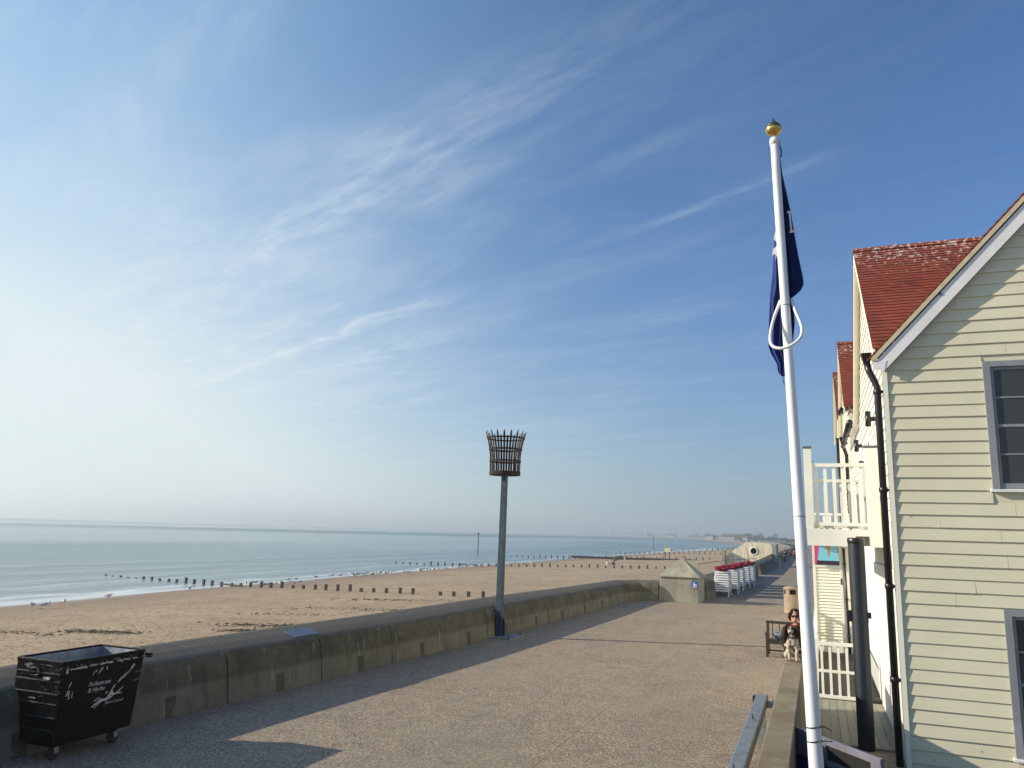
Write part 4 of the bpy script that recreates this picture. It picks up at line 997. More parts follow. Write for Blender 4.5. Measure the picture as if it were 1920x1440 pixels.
b = MB().use(M_WHITE); b.prism([(-.17, 3.11), (.62, 3.11), (.62, 3.29), (.84, 3.29), (.84, 3.11), (XF - .005, 3.11), (XF - .005, 3.40), (-.17, 3.40)], 'y', BY0 - .03, BY0); b.box(-.17, -.14, BY0 + .001, BY1, 3.11, 3.40); b.box(-.139, XF - .005, BY1 - .03, BY1, 3.11, 3.38); bpart(b, 'fascia')
b = MB().use(M_DECK); b.box(-.138, XF - .004, BY0 + .002, BY1 - .032, 3.32, 3.36); bpart(b, 'floor')
for x, y in ((-.11, BY0 + .05), (.93, BY0 + .05), (-.11, BY1 - .1), (.99, BY1 - .1)):
    w = .065 if x < 0 else .105
    b = MB().use(M_WHITE); b.box(x - w, x + w, y - .065, y + .065, 3.401, 4.83); b.use(M_LEAD); b.box(x - w - .01, x + w + .01, y - .075, y + .075, 4.832, 4.87); bpart(b, 'post', .004)
b = MB().use(M_WHITE); railing(b, (-.05, BY0 + .05), (.83, BY0 + .05), 4.56, 3.46, .145); bpart(b, 'near_railing')
b = MB().use(M_WHITE); railing(b, (-.05, BY1 - .1), (.9, BY1 - .1), 4.48, 3.46, .145); bpart(b, 'far_railing')
b = MB().use(M_WHITE); railing(b, (-.11, BY0 + .12), (-.11, BY1 - .17), 4.56, 3.46, .145); bpart(b, 'front_railing')
# second balcony farther on
BD = empty('balcony', (0, 0, 0)); local(BD, H2); BD.matrix_parent_inverse = Matrix.Translation(-H2.location)
def bpart2(b, name): o = b.build(name); o.parent = BD; return o
b = MB().use(M_WHITE); b.box(-.12, XF - .005, 24.9, 24.93, 3.1, 3.38); b.box(-.12, -.09, 24.931, 31.0, 3.1, 3.38); b.box(-.089, XF - .005, 24.931, 31.0, 3.30, 3.34); bpart2(b, 'floor')
b = MB().use(M_WHITE); railing(b, (-.05, 24.98), (.95, 24.98), 4.0, 3.42, .15); railing(b, (-.08, 25.0), (-.08, 31), 4.0, 3.42, .2); bpart2(b, 'railing')
# navy column
CO = empty('navy_column', (.585, 14.1, 0), label='dark navy round column standing in front of the white balcony', category='column')
b = MB().use(M_NAVY, True); b.lathe([(.125, 0), (.125, 3.20)], n=28, cap=False); b.lathe([(.132, 1.93), (.132, 1.98)], n=28, cap=False); b.build('shaft', CO)
b = MB().use(M_BLACK, True); b.lathe([(.13, 3.17), (.135, 3.19), (.135, 3.24), (.12, 3.26)], n=28); b.build('cap', CO)
b = MB().use(M_BLACK); b.box(-.19, -.127, -.06, .06, 1.93, 2.1); b.box(.127, .17, -.04, .04, 1.99, 2.08); b.build('bracket', CO)
# deck, railings, porch
b = MB().use(mat('dark_floor', fn=f_weather((.018, .014, .010), (.04, .03, .02), 3., 40, .2, .6, .8)))  # very dark floor boards laid beyond the pale deck
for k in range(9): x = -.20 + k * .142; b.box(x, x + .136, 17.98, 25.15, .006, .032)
b.build('dark_floor', label='very dark brown floor boards behind the white railing with a middle rail', category='decking')
b = MB().use(M_DECK)
for k in range(9): x = -.20 + k * .142; b.box(x, x + .136, 14.15, 17.84, .006, .032)
b.use(M_DECK); b.box(-.2, 1.07, 14.11, 14.145, .004, .031); b.build('timber_deck', label='pale grey ribbed timber decking beside the white house front', category='decking')
def pale_label(t): return dict(label=t, category='railing')
b = MB().use(M_WHITE); railing(b, (-.10, 17.9), (.70, 17.9), 1.14, .045, .135, mid=.57, w=.05); b.box(.70, .77, 17.86, 17.94, .034, 1.2); b.build('picket_railing', **pale_label('white timber railing with a middle rail across the ground floor deck'))
b = MB().use(M_WHITE); railing(b, (-.14, 18.2), (-.14, 25.19), 1.16, .045, .17, mid=.57, w=.06); b.build('picket_railing', **pale_label('white railing along the sea edge of the deck behind the flagpole'))
PS = empty('porch_screen', (0, 25.2, 0), label='white louvred porch screen below the colourful ice cream banner', category='screen')
b = MB().use(M_WHITE); b.box(-.17, -.09, 0, .08, 0, 3.08); b.box(.56, .64, 0, .08, 0, 3.08); b.box(-.089, .559, 0, .08, 2.42, 2.48); b.box(-.089, .559, 0, .08, 0, .3); b.build('frame', PS)
b = MB().use(M_CREAM)
for k in range(24): z = .305 + k * .088; b.hexa([(-.088, .045, z), (.558, .045, z), (.558, .01, z + .004), (-.088, .01, z + .004), (-.088, .06, z + .085), (.558, .06, z + .085), (.558, .045, z + .085), (-.088, .045, z + .085)])
b.build('louvre_panel', PS)
b = MB().use(M_BLACK); b.box(.585, .62, -.02, -.002, 1.95, 2.12); b.build('latch', PS)
b = MB().use(M_CREAM); b.box(.66, 1.0, 0.02, .10, 0, 3.08); b.box(.87, .98, -1.2, -1.1, 0, 3.05); b.build('side_panel', PS)
b = MB().use(M_BLACK, True); b.tube([(.74, -.05, .02), (.70, -.05, 3.0)], .035, 10)
for z in (.5, 1.55, 2.55): b.lathe([(.05, -.03), (.05, .03)], (.735 - .012 * z, -.05, z), 10)
b.build('drainpipe', PS)
BA = empty('banner', (0, 25.1, 0), label='teal banner with pink and brown pointed cone shapes under the balcony', category='banner')
b = MB().use(M_TEAL); b.box(-.10, .57, -.01, 0, 2.62, 3.09); b.build('cloth', BA)
b = MB().use(M_PINK); b.prism([(-.10, 3.09), (.03, 3.09), (-.05, 2.52), (-.10, 2.52)], 'y', -.016, -.011); b.build('pink_shape', BA)
b = MB().use(M_CONE); b.prism([(.20, 3.09), (.36, 3.09), (.285, 2.72)], 'y', -.016, -.011); b.prism([(.52, 3.09), (.57, 3.09), (.57, 2.62)], 'y', -.016, -.011); b.build('cone_shape', BA)
b = MB().use(mat('navy_print', (.012, .012, .03), .6)); b.box(-.10, .57, -.013, .0, 2.50, 2.619); b.build('border', BA)
# blue and white panel low by the pole
PN = empty('counter_panel', (-.33, 9.93, 0), R(-50.6), label='blue and white panel with a dark opening low beside the flagpole foot', category='panel')
PN.rotation_euler = (0, 0, math.atan2(8.94 - 9.93, .48 + .33))
b = MB().use(M_PANELW); b.box(0, .50, 0, .05, .82, 1.10); b.box(.501, 1.29, 0, .05, 1.03, 1.10); b.box(.501, 1.29, 0, .05, .82, .88); b.box(1.15, 1.29, .001, .049, .881, 1.029); b.build('top_band', PN, bevel=.006)
b = MB().use(M_DARKHOLE); b.box(.501, 1.15, .03, .045, .881, 1.029); b.build('dark_opening', PN)
b = MB().use(M_PANELB); b.box(0, 1.29, .003, .047, .0, .819); b.build('blue_skirt', PN)
b = MB().use(M_BLACK, True); b.ball((.43, -.004, 1.06), .012, 8, 6); b.ball((.44, -.004, .90), .010, 8, 6); b.build('bolt_head', PN)

# ------------------------------------------------------------------ groynes
b = MB().use(M_POST); b.hexa([(-.115, -.11, -1.3), (.115, -.11, -1.3), (.115, .11, -1.3), (-.115, .11, -1.3), (-.11, -.10, 0), (.11, -.11, .02), (.115, .10, -.02), (-.11, .10, .01)])
post_me = b.mesh('groyne_post')
rg = random.Random(11)
rows_g = [((-25.9, 60.4), (-78.0, 69.3), 37, 'nearest', .62), ((-21.0, 131.5), (-76.0, 129.0), 40, 'second nearest', .62), ((-24.0, 191.5), (-76.0, 191.0), 34, 'third', .8),
          ((-16.0, 262.0), (-72.0, 268.0), 34, 'fourth', 1.1), ((-14.0, 335.0), (-66.0, 340.0), 22, 'fifth', 1.3), ((-13.0, 410.0), (-60.0, 412.0), 20, 'sixth', 1.5), ((-12.0, 480.0), (-52.0, 482.0), 16, 'seventh', 1.6), ((-14.0, 560.0), (-46.0, 562.0), 12, 'farthest', 1.8)]
for (xa, ya), (xb, yb), n, w_, hh in rows_g:
    for i in range(n):
        f = i / (n - 1); x, y = xa + (xb - xa) * f, ya + (yb - ya) * f + rg.uniform(-.1, .1)
        z = beach_z(x, y); h = hh * (1 - .09 * ((i + 2) % 6)) * rg.uniform(.9, 1.05); zt = z + h
        dw = interp(SHOREX, y) - x
        if dw > 0: zt = -3.3 + (rg.uniform(.45, .6) if dw < 7 else rg.uniform(.22, .36) if dw < 14 else rg.uniform(.05, .14)) * (1 if w_ in ('nearest', 'second nearest') else 1.5)
        if w_ == 'nearest' and i == 4: continue
        o = bpy.data.objects.new('groyne_post', post_me); COL.objects.link(o); o.location = (x, y, zt); o.rotation_euler = (0, 0, rg.uniform(-.1, .1))
        o['category'] = 'groyne post'; o['group'] = 'posts of the %s groyne row' % w_; o['label'] = 'dark timber post in the %s groyne row across the beach' % w_
def plank(a, c, zc, hh, name, label, th=.08):
    b = MB().use(M_POST); b.bar((*a, zc), (*c, zc), th, hh); b.build(name, label=label, category='timber plank')
plank((-54.4, 65.1), (-57.8, 65.6), -3.05, .16, 'groyne_plank', 'dark plank joining posts of the nearest groyne at the water edge')
plank((-56, 130.1), (-60.5, 129.9), -3.0, .18, 'groyne_plank', 'dark plank joining posts of the second nearest groyne near the water')
plank((-34, 186), (-56, 184), -2.45, .55, 'timber_groyne', 'long low dark timber groyne wall across the distant sand', .3)
plank((-27, 190), (-40, 188), -2.3, .3, 'timber_groyne', 'thinner dark timber baulk reaching the yellow sign posts', .2)
b = MB().use(M_POST, True); b.ball((0, 0, 0), (2.2, 1.2, .9), 14, 8); b.build('dark_boulder', loc=(-44.5, 188, -2.75), label='low dark mound beside the long timber groyne', category='mound')
# sea marker poles
for x, y, h, l in ((-89.6, 204, 5.4, 'tall dark marker pole standing in the sea left of the beacon post'), (-73.1, 374, 5.6, 'faint thin marker pole in the distant sea above the second groyne')):
    b = MB().use(M_POST, True); b.tube([(0, 0, -2), (0, 0, h)], .13, 8); b.use(M_POST); b.hexa([(-.3, -.3, h), (.3, -.3, h), (.3, .3, h), (-.3, .3, h), (-.02, -.02, h + .5), (.02, -.02, h + .5), (.02, .02, h + .5), (-.02, .02, h + .5)]); b.build('marker_pole', loc=(x, y, -3.3), label=l, category='marker pole')
Sg = empty('beach_sign', (-34.3, 193, -2.15), label='pale yellow beach sign on two brown posts by the far groyne', category='sign')
b = MB().use(M_YEL); b.box(-.68, .68, -.03, .03, 1.5, 2.45); b.build('board', Sg)
for x in (-.55, .55): b = MB().use(M_BROWNP); b.box(x - .09, x + .09, .031, .2, -.3, 2.4); b.build('post', Sg)

# ------------------------------------------------------------------ gulls
b = MB().use(M_GULL, True); b.ball((0, 0, .22), (.10, .20, .095), 10, 7, Matrix.Rotation(R(12), 3, 'X')); b.ball((0, .19, .33), (.055, .065, .055), 8, 6); b.tube([(0, .13, .25), (0, .18, .32)], .05, 8)
b.use(M_GULLG, True); b.ball((0, -.05, .262), (.095, .17, .062), 10, 6, Matrix.Rotation(R(12), 3, 'X')); b.use(M_RUB); b.tube([(0, -.2, .2), (0, -.33, .19)], [.05, .01], 6)
b.use(M_YEL); b.tube([(0, .24, .33), (0, .31, .315)], [.014, .004], 5); b.tube([(.03, 0, 0), (.03, 0, .15)], .008, 4); b.tube([(-.03, 0, 0), (-.03, 0, .15)], .008, 4)
gull_me = b.mesh('seagull')
def gull(x, y, label, group=None, s_=1.15):
    o = bpy.data.objects.new('seagull', gull_me); COL.objects.link(o); o.location = (x, y, max(beach_z(x, y), -3.3) + .02); o.rotation_euler = (0, 0, rg.uniform(0, 6.28)); o.scale = (s_,) * 3
    o['label'] = label; o['category'] = 'seagull'
    if group: o['group'] = group
for x, y, l in ((-51.0, 39.6, 'leftmost gull standing on the wet sand at the left edge'), (-50.3, 40.1, 'second gull from the left on the wet sand'), (-52.0, 42.9, 'third gull from the left standing on wet sand'), (-53.6, 48.2, 'gull at the water edge above the left of the bin'), (-55.0, 58.5, 'lone white gull at the water edge above the bin')): gull(x, y, l)
for i in range(14): gull(rg.uniform(-57, -50.5), rg.uniform(61, 72), 'small gull standing near the posts of the nearest groyne', 'gulls around the nearest groyne')
for i in range(42):
    y = rg.gauss(92, 6.5); gull(-58.6 + abs(rg.gauss(0, 3.0)), y, 'small pale gull in the dense flock on the sand behind the nearest groyne', 'gulls of the dense flock')
for i in range(40):
    y = rg.uniform(104, 150); gull(-58.8 + abs(rg.gauss(0, 3.6)), y, 'tiny pale gull on the sand around the second groyne row', 'gulls around the second groyne')

# ------------------------------------------------------------------ seaweed
b = MB().use(M_WEED)
for cx0, cy0, n, lx, ly in ((-38.3, 28.5, 240, 1.3, .35), (-34.2, 30.4, 260, 1.2, .30), (-27.7, 36.2, 420, 1.6, .5), (-27.6, 33.6, 120, .8, .3), (-28.4, 46.7, 300, 2.6, .8), (-30.5, 42.0, 160, 2.2, .5), (-31.0, 55., 160, 3.0, .6)):
    for i in range(n):
        x = cx0 + rg.gauss(0, lx); y = cy0 + rg.gauss(0, ly) + (x - cx0) * .12; z = beach_z(x, y) + .02; a = rg.uniform(-.6, .6); l = rg.uniform(.05, .22); w = rg.uniform(.01, .035); h = rg.uniform(.01, .06)
        d = Vector((math.cos(a), math.sin(a), 0)) * l; p = Vector((-d.y, d.x, 0)).normalized() * w
        b.quad(Vector((x, y, z)) - d, Vector((x, y, z + h)) + p, Vector((x, y, z)) + d, Vector((x, y, z + .0)) - p)
b.build('seaweed', kind='stuff', label='dark dried seaweed scattered on the sand', category='seaweed')

# ------------------------------------------------------------------ people and the dog
def skin(name, chains, sub=2, root=0):
    """chains: list of lists of (key,(x,y,z),r); shared keys join"""
    idx, co, ra, ed = {}, [], [], []
    for ch in chains:
        prev = None
        for k, p, r_ in ch:
            if k not in idx: idx[k] = len(co); co.append(p); ra.append(r_ if isinstance(r_, tuple) else (r_, r_))
            if prev is not None and (prev, idx[k]) not in ed: ed.append((prev, idx[k]))
            prev = idx[k]
    me = bpy.data.meshes.new(name); me.from_pydata(co, ed, []); o = bpy.data.objects.new(name, me); COL.objects.link(o)
    sk = o.modifiers.new('skin', 'SKIN'); sk.use_smooth_shade = True
    for i, d in enumerate(me.skin_vertices[0].data): d.radius = ra[i]; d.use_root = (i == root)
    sb = o.modifiers.new('sub', 'SUBSURF'); sb.levels = sub; sb.render_levels = sub
    dg = bpy.context.evaluated_depsgraph_get(); dg.update(); m2 = bpy.data.meshes.new_from_object(o.evaluated_get(dg)); bpy.data.objects.remove(o)
    for p in m2.polygons: p.use_smooth = True
    return m2
def add_obj(me, name, parent, m=None):
    o = bpy.data.objects.new(name, me); COL.objects.link(o); o.parent = parent
    if m: me.materials.clear(); me.materials.append(m)
    return o
def merge(me, mb):
    bm = bmesh.new(); bm.from_mesh(me); t_ = mb.mesh('tmp'); bm.from_mesh(t_); bm.to_mesh(me); bm.free()
    for p in me.polygons: p.use_smooth = True
    return me
M_SKIN = mat('skin', (.52, .27, .19), .5); M_HAIR = mat('dark_hair', fn=f_fabric((.025, .012, .008), (.06, .03, .018), 40.)); M_JACK = mat('dark_jacket', fn=f_fabric((.012, .016, .014), (.03, .035, .03), 12.))
M_SKIRT = mat('patterned_skirt', fn=f_fabric((.10, .02, .03), (.62, .42, .42), 55., (.42, .55))); M_SCARF = mat('red_scarf', (.12, .010, .012), .8); M_SUNG = mat('sunglasses', (.008, .006, .006), .12)
M_DENIM = mat('denim', (.03, .05, .10), .9); M_TSH = mat('pale_shirt', (.55, .53, .50), .9); M_REDS = mat('red_shirt', (.38, .06, .04), .9); M_DARKC = mat('dark_clothes', (.02, .02, .024), .9)

def hand_fingers(wrist, palm, dirv, side, curl, rad=.0088, L_=.075):
    """5 separate skinned finger chains, merged into the body mesh"""
    dirv = Vector(dirv).normalized(); side = Vector(side).normalized(); dn = Vector(curl).normalized(); out = []
    for i, (o_, l) in enumerate(((-.030, .85), (-.010, 1.0), (.010, .95), (.030, .75))):
        b0 = Vector(palm) + side * o_ + dirv * .03; b1 = b0 + dirv * L_ * l * .45 + dn * .008; b2 = b1 + dirv * L_ * l * .3 + dn * .022; b3 = b2 + dirv * L_ * l * .18 + dn * .024
        out.append([('f%d_%d' % (i, k), tuple(p), rad * (1 - .08 * k)) for k, p in enumerate((b0 - dirv * .02, b1, b2, b3))])
    t0 = Vector(palm) - side * .03 - dirv * .01; t1 = t0 - side * .022 + dirv * .025; t2 = t1 - side * .006 + dirv * .028 + dn * .012
    out.append([('t0', tuple(t0 + side * .01), rad * 1.2), ('t1', tuple(t1), rad * 1.1), ('t2', tuple(t2), rad)])
    return out
# seated woman: local frame, z=0 at wall top, faces -Y with legs over the +X side
WM = empty('person', (-.46, 15.12, 1.146), label='woman in sunglasses and dark jacket sitting on the parapet holding the dog', category='person')
sh = .55
ch = [[('pel', (.03, 0, .10), (.155, .12)), ('wai', (.03, .0, .25), (.125, .10)), ('chs', (.03, -.02, .42), (.155, .115)), ('nb', (.03, -.03, .545), (.075, .06)), ('nk', (.03, -.05, .60), .048)],
      [('chs', 0, 0), ('slL', (-.12, -.03, .49), .062), ('elL', (-.19, -.14, .27), .042), ('frL', (-.13, -.27, .24), .034), ('wrL', (-.07, -.37, .25), .025), ('pmL', (-.03, -.42, .26), (.038, .02))],
      [('chs', 0, 0), ('slR', (.19, -.03, .49), .062), ('elR', (.25, -.17, .24), .042), ('frR', (.17, -.30, .19), .034), ('wrR', (.10, -.38, .20), .025), ('pmR', (.05, -.42, .22), (.038, .02))],
      [('pel', 0, 0), ('hpL', (.02, -.07, .085), .09), ('knL', (.235, -.24, .07), .062), ('shL', (.25, -.26, -.16), .048), ('anL', (.25, -.27, -.38), .034), ('toL', (.27, -.37, -.43), .034)],
      [('pel', 0, 0), ('hpR', (.10, .06, .085), .09), ('knR', (.30, -.06, .07), .062), ('shR', (.315, -.08, -.16), .048), ('anR', (.31, -.09, -.38), .034), ('toR', (.32, -.19, -.43), .034)]]
me = skin('woman_body', ch)
mb = MB().use(M_SKIN, True)
hc = Vector((.03, -.075, .715)); tilt = Matrix.Rotation(R(6), 3, 'X') @ Matrix.Rotation(R(-8), 3, 'Z')
mb.ball(hc, (.072, .092, .112), 20, 16, tilt); mb.ball(hc + Vector((0, -.045, -.055)), (.045, .045, .05), 12, 10, tilt)
mb.ball(hc + Vector((0, -.098, -.018)), (.012, .018, .024), 8, 6); mb.ball(hc + Vector((.07, .0, -.01)), (.012, .02, .03), 8, 6); mb.ball(hc + Vector((-.07, .0, -.01)), (.012, .02, .03), 8, 6)
merge(me, mb)
for palm, wr, dv, sd_, cl in (((-.03, -.42, .26), 0, (.85, -.35, -.15), (.1, -.2, 1), (0, .6, -.2)), ((.05, -.42, .22), 0, (-.85, -.35, .1), (.1, .2, -1), (0, .6, -.1))):
    for f_ in hand_fingers(None, palm, dv, sd_, cl):
        bm = bmesh.new(); bm.from_mesh(me); t_ = skin('fg', [f_], 1); bm.from_mesh(t_); bm.to_mesh(me); bm.free()
for p in me.polygons: p.use_smooth = True
add_obj(me, 'body', WM, M_SKIN)
b = MB().use(mat('lips', (.40, .10, .09), .5), True); b.ball(hc + Vector((0, -.089, -.064)), (.022, .008, .007), 8, 6); b.build('mouth', WM)
b = MB().use(M_SUNG, True); b.ball(hc + Vector((-.030, -.092, .012)), (.029, .012, .022), 12, 8); b.ball(hc + Vector((.030, -.092, .012)), (.029, .012, .022), 12, 8); b.tube([hc + Vector((-.074, .0, .018)), hc + Vector((-.058, -.075, .018)), hc + Vector((.058, -.075, .018)), hc + Vector((.074, 0, .018))], .005, 6); b.build('sunglasses', WM)
def noisy(b, amp, sc, c):
    for i, v in enumerate(b.v):
        v = Vector(v); d = v - Vector(c); b.v[i] = tuple(Vector(c) + d * (1 + amp * mnoise.noise(v * sc)))
b = MB().use(M_HAIR, True); b.ball(hc + Vector((0, .028, .030)), (.094, .098, .110), 20, 14); noisy(b, .16, 28, hc)
for sx_ in (-1, 1):
    b.tube([hc + Vector((sx_ * .045, -.060, .085)), hc + Vector((sx_ * .085, -.045, .04)), hc + Vector((sx_ * .092, -.015, -.02)), hc + Vector((sx_ * .080, -.0, -.07))], [.026, .030, .030, .012], 10)
b.build('hair', WM)
off = lambda r_, d: (r_[0] + d, r_[1] + d) if isinstance(r_, tuple) else r_ + d
def sub_chains(chs, upto, d, first=True):
    pos = {}; 
    for c in chs:
        for k, p, r_ in c:
            if p != 0: pos[k] = (p, r_)
    return [[(k, pos[k][0], off(pos[k][1], d)) for k in u] for u in upto]
add_obj(skin('jacket', sub_chains(ch, [['pel', 'wai', 'chs', 'nb'], ['chs', 'slL', 'elL', 'frL'], ['chs', 'slR', 'elR', 'frR']], .020)), 'jacket', WM, M_JACK)
add_obj(skin('skirt', sub_chains(ch, [['pel', 'hpL', 'knL'], ['pel', 'hpR', 'knR']], .024)), 'skirt', WM, M_SKIRT)
b = MB().use(M_SCARF, True); b.tube([(.03 + .068 * math.cos(a), -.045 + .062 * math.sin(a), .57 + .02 * math.sin(a)) for a in [2 * math.pi * k / 16 for k in range(16)]], .02, 8, closed=True); b.tube([(.03, -.10, .56), (.02, -.135, .50), (.03, -.14, .42)], [.022, .018, .010], 8); b.build('scarf', WM)
b = MB().use(M_DARKC, True)
for x, y in ((.265, -.33), (.315, -.15)): b.ball((x, y, -.43), (.045, .11, .045), 12, 8, Matrix.Rotation(R(4), 3, 'Z'))
b.build('shoes', WM)

DG = empty('dog', (-.47, 14.66, 1.146), label='brown and white spaniel sitting up on the end of the parapet wall', category='dog')
dch = [[('rump', (.02, .20, .13), (.105, .11)), ('bel', (.01, .12, .24), (.10, .10)), ('che', (0, .02, .35), (.095, .11)), ('nk', (0, -.02, .45), .068), ('hd', (-.02, -.045, .535), (.080, .082)), ('br', (-.025, -.095, .545), (.060, .058)), ('mz', (-.03, -.155, .500), (.040, .038)), ('ns', (-.032, -.200, .488), (.027, .026))],
       [('che', 0, 0), ('sl', (-.065, -.03, .28), .048), ('el', (-.068, -.02, .18), .033), ('wr', (-.060, -.05, .07), .024), ('pw', (-.060, -.075, .022), (.026, .024))],
       [('che', 0, 0), ('sr', (.065, -.03, .28), .048), ('er', (.066, -.02, .18), .033), ('wrr', (.058, -.05, .07), .024), ('pr', (.058, -.075, .022), (.026, .024))],
       [('rump', 0, 0), ('hl', (-.095, .13, .12), .065), ('kl', (-.120, .03, .10), .045), ('hkl', (-.115, .12, .035), .028), ('fl', (-.115, .03, .022), .024)],
       [('rump', 0, 0), ('hr', (.115, .13, .12), .065), ('kr', (.120, .03, .10), .045), ('hkr', (.115, .12, .035), .028), ('fr', (.115, .03, .022), .024)],
       [('rump', 0, 0), ('ta', (.06, .30, .07), .025), ('tb', (.10, .36, .04), .015)]]
dme = skin('dog_body', dch)
for i, v in enumerate(dme.vertices): v.co += v.normal * .010 * mnoise.noise(v.co * 30)
ca = dme.color_attributes.new('Col', 'FLOAT_COLOR', 'POINT')
WHT, BRN = (.46, .40, .31, 1), (.045, .022, .014, 1)
for i, v in enumerate(dme.vertices):
    x, y, z = v.co; c = WHT
    if z > .45: c = WHT if ((z < .535 and y < -.13) or (abs(x + .03) < .013 and y < -.05)) else BRN
    elif x > .02 and y > -.02 and z > .16: c = BRN
    elif y > .05 and z > .12: c = BRN if mnoise.noise(v.co * 9) > -.15 else WHT
    elif mnoise.noise(v.co * 14 + Vector((3, 1, 2))) > .38: c = BRN
    ca.data[i].color = c
M_FUR = mat('dog_fur', fn=f_col)
add_obj(dme, 'body', DG, M_FUR)
M_EAR = mat('dog_ear', fn=f_fabric((.04, .018, .012), (.075, .035, .02), 40.))
for s_ in (-1, 1):
    b = MB().use(M_EAR, True); b.tube([(-.02 + s_ * .060, -.035, .590), (-.02 + s_ * .095, -.045, .55), (-.02 + s_ * .112, -.055, .47), (-.02 + s_ * .105, -.06, .39)], [.024, .042, .052, .026], 10); noisy(b, .02, 40, (-.02, -.04, .5)); b.build('ear', DG)
    b = MB().use(M_SUNG, True); b.ball((-.026 + s_ * .030, -.147, .566), .011, 8, 6); b.build('eye', DG)
b = MB().use(M_SUNG, True); b.ball((-.032, -.226, .498), (.020, .012, .015), 10, 8); b.build('nose', DG)
b = MB().use(M_JACK, True); b.tube([(-.005 + .080 * math.cos(a), -.03 + .082 * math.sin(a), .435 + .03 * math.sin(a)) for a in [2 * math.pi * k / 18 for k in range(18)]], .012, 8, closed=True); b.build('collar', DG)

# distant walkers / beach people
def walker(name, loc, rotz, label, top, legs, stride=.22, h=1.72, hairm=M_HAIR, sit=False, arms=.12):
    P = empty(name, loc, rotz, label=label, category='person'); k = h / 1.72
    def S(x, y, z): return (x * k, y * k, z * k)
    if not sit:
        c = [[('pel', S(0, 0, .93), (.135 * k, .10 * k)), ('wai', S(0, 0, 1.10), .11), ('chs', S(0, 0, 1.30), (.145, .10)), ('nk', S(0, .01, 1.47), .05), ('hd', S(0, .02, 1.58), (.075, .085)), ('tp', S(0, .015, 1.65), (.06, .07))],
             [('chs', 0, 0), ('sl', S(-.19, 0, 1.38), .055), ('el', S(-.23, -arms * .5, 1.12), .04), ('wl', S(-.22, arms, .90), .028), ('ml', S(-.22, arms + .04, .83), .03)],
             [('chs', 0, 0), ('sr', S(.19, 0, 1.38), .055), ('er', S(.23, arms * .4, 1.12), .04), ('wr', S(.22, -arms * .4, .90), .028), ('mr', S(.22, -arms * .5, .83), .03)],
             [('pel', 0, 0), ('hl', S(-.09, 0, .88), .085), ('kl', S(-.09, stride * .6, .49), .058), ('al', S(-.09, stride, .09), .038), ('tl', S(-.09, stride + .13, .04), .034)],
             [('pel', 0, 0), ('hr', S(.09, 0, .88), .085), ('kr', S(.09, -stride * .3, .49), .058), ('ar', S(.09, -stride, .10), .038), ('tr', S(.09, -stride + .12, .04), .034)]]
    else:
        c = [[('pel', S(0, 0, .12), (.15, .12)), ('wai', S(0, -.05, .28), .11), ('chs', S(0, -.06, .46), (.145, .10)), ('nk', S(0, -.03, .62), .05), ('hd', S(0, 0, .73), (.075, .085)), ('tp', S(0, 0, .80), (.06, .07))],
             [('chs', 0, 0), ('sl', S(-.19, -.05, .54), .055), ('el', S(-.26, .08, .34), .04), ('wl', S(-.18, .28, .34), .028), ('ml', S(-.16, .34, .35), .03)],
             [('chs', 0, 0), ('sr', S(.19, -.05, .54), .055), ('er', S(.26, -.16, .30), .04), ('wr', S(.28, -.26, .10), .028), ('mr', S(.28, -.28, .04), .03)],
             [('pel', 0, 0), ('hl', S(-.09, .05, .12), .085), ('kl', S(-.12, .40, .40), .058), ('al', S(-.12, .62, .07), .038), ('tl', S(-.12, .74, .04), .034)],
             [('pel', 0, 0), ('hr', S(.09, .05, .12), .085), ('kr', S(.12, .42, .36), .058), ('ar', S(.12, .68, .07), .038), ('tr', S(.12, .80, .04), .034)]]
    add_obj(skin('b', c, 1), 'body', P, M_SKIN)
    add_obj(skin('s', sub_chains(c, [['pel', 'wai', 'chs'], ['chs', 'sl', 'el'], ['chs', 'sr', 'er']], .022), 1), 'shirt', P, top)
    add_obj(skin('t', sub_chains(c, [['pel', 'hl', 'kl', 'al'], ['pel', 'hr', 'kr', 'ar']], .022), 1), 'trousers', P, legs)
    hz = 1.61 if not sit else .77
    b = MB().use(hairm, True); b.ball(S(0, -.012, hz), (.098 * k, .105 * k, .105 * k), 12, 8); b.build('hair', P)
    return P
walker('person', (-4.35, 116.0, 0), 0, 'walker in dark clothes with pale bag on the promenade by the far wall', M_DARKC, M_DARKC)
walker('person', (-3.55, 134.0, 0), .1, 'walker in a red top farther along the promenade', M_REDS, M_DARKC)
walker('person', (-4.6, 150.0, 0), 3.1, 'distant dark figure close to the far sea wall', M_DENIM, M_DARKC, h=1.8)
walker('person', (-2.2, 190.0, 0), 3.0, 'farthest small walker in a pale shirt near the flagpole', M_TSH, M_DENIM)
walker('person', (-36.2, 146.5, beach_z(-36.2, 146.5)), .6, 'person in a red top sitting on the beach beyond the groyne posts', M_REDS, M_DARKC, sit=True)
walker('person', (-37.3, 146.0, beach_z(-37.3, 146)), -.5, 'person in a white shirt sitting on the beach beside the red top', M_TSH, M_TSH, sit=True)
walker('person', (-40.0, 172.0, beach_z(-40, 172)), .2, 'standing person in a pale top on the sand near the dark groyne', M_TSH, M_TSH, stride=.08)
walker('person', (-42.0, 171.0, beach_z(-42, 171)), -.3, 'seated person in dark clothes left of the standing figure', M_DARKC, M_DENIM, sit=True)
walker('person', (-30.5, 196.0, beach_z(-30.5, 196)), 1.2, 'person in a red top sitting right of the yellow sign', M_REDS, M_TSH, sit=True)

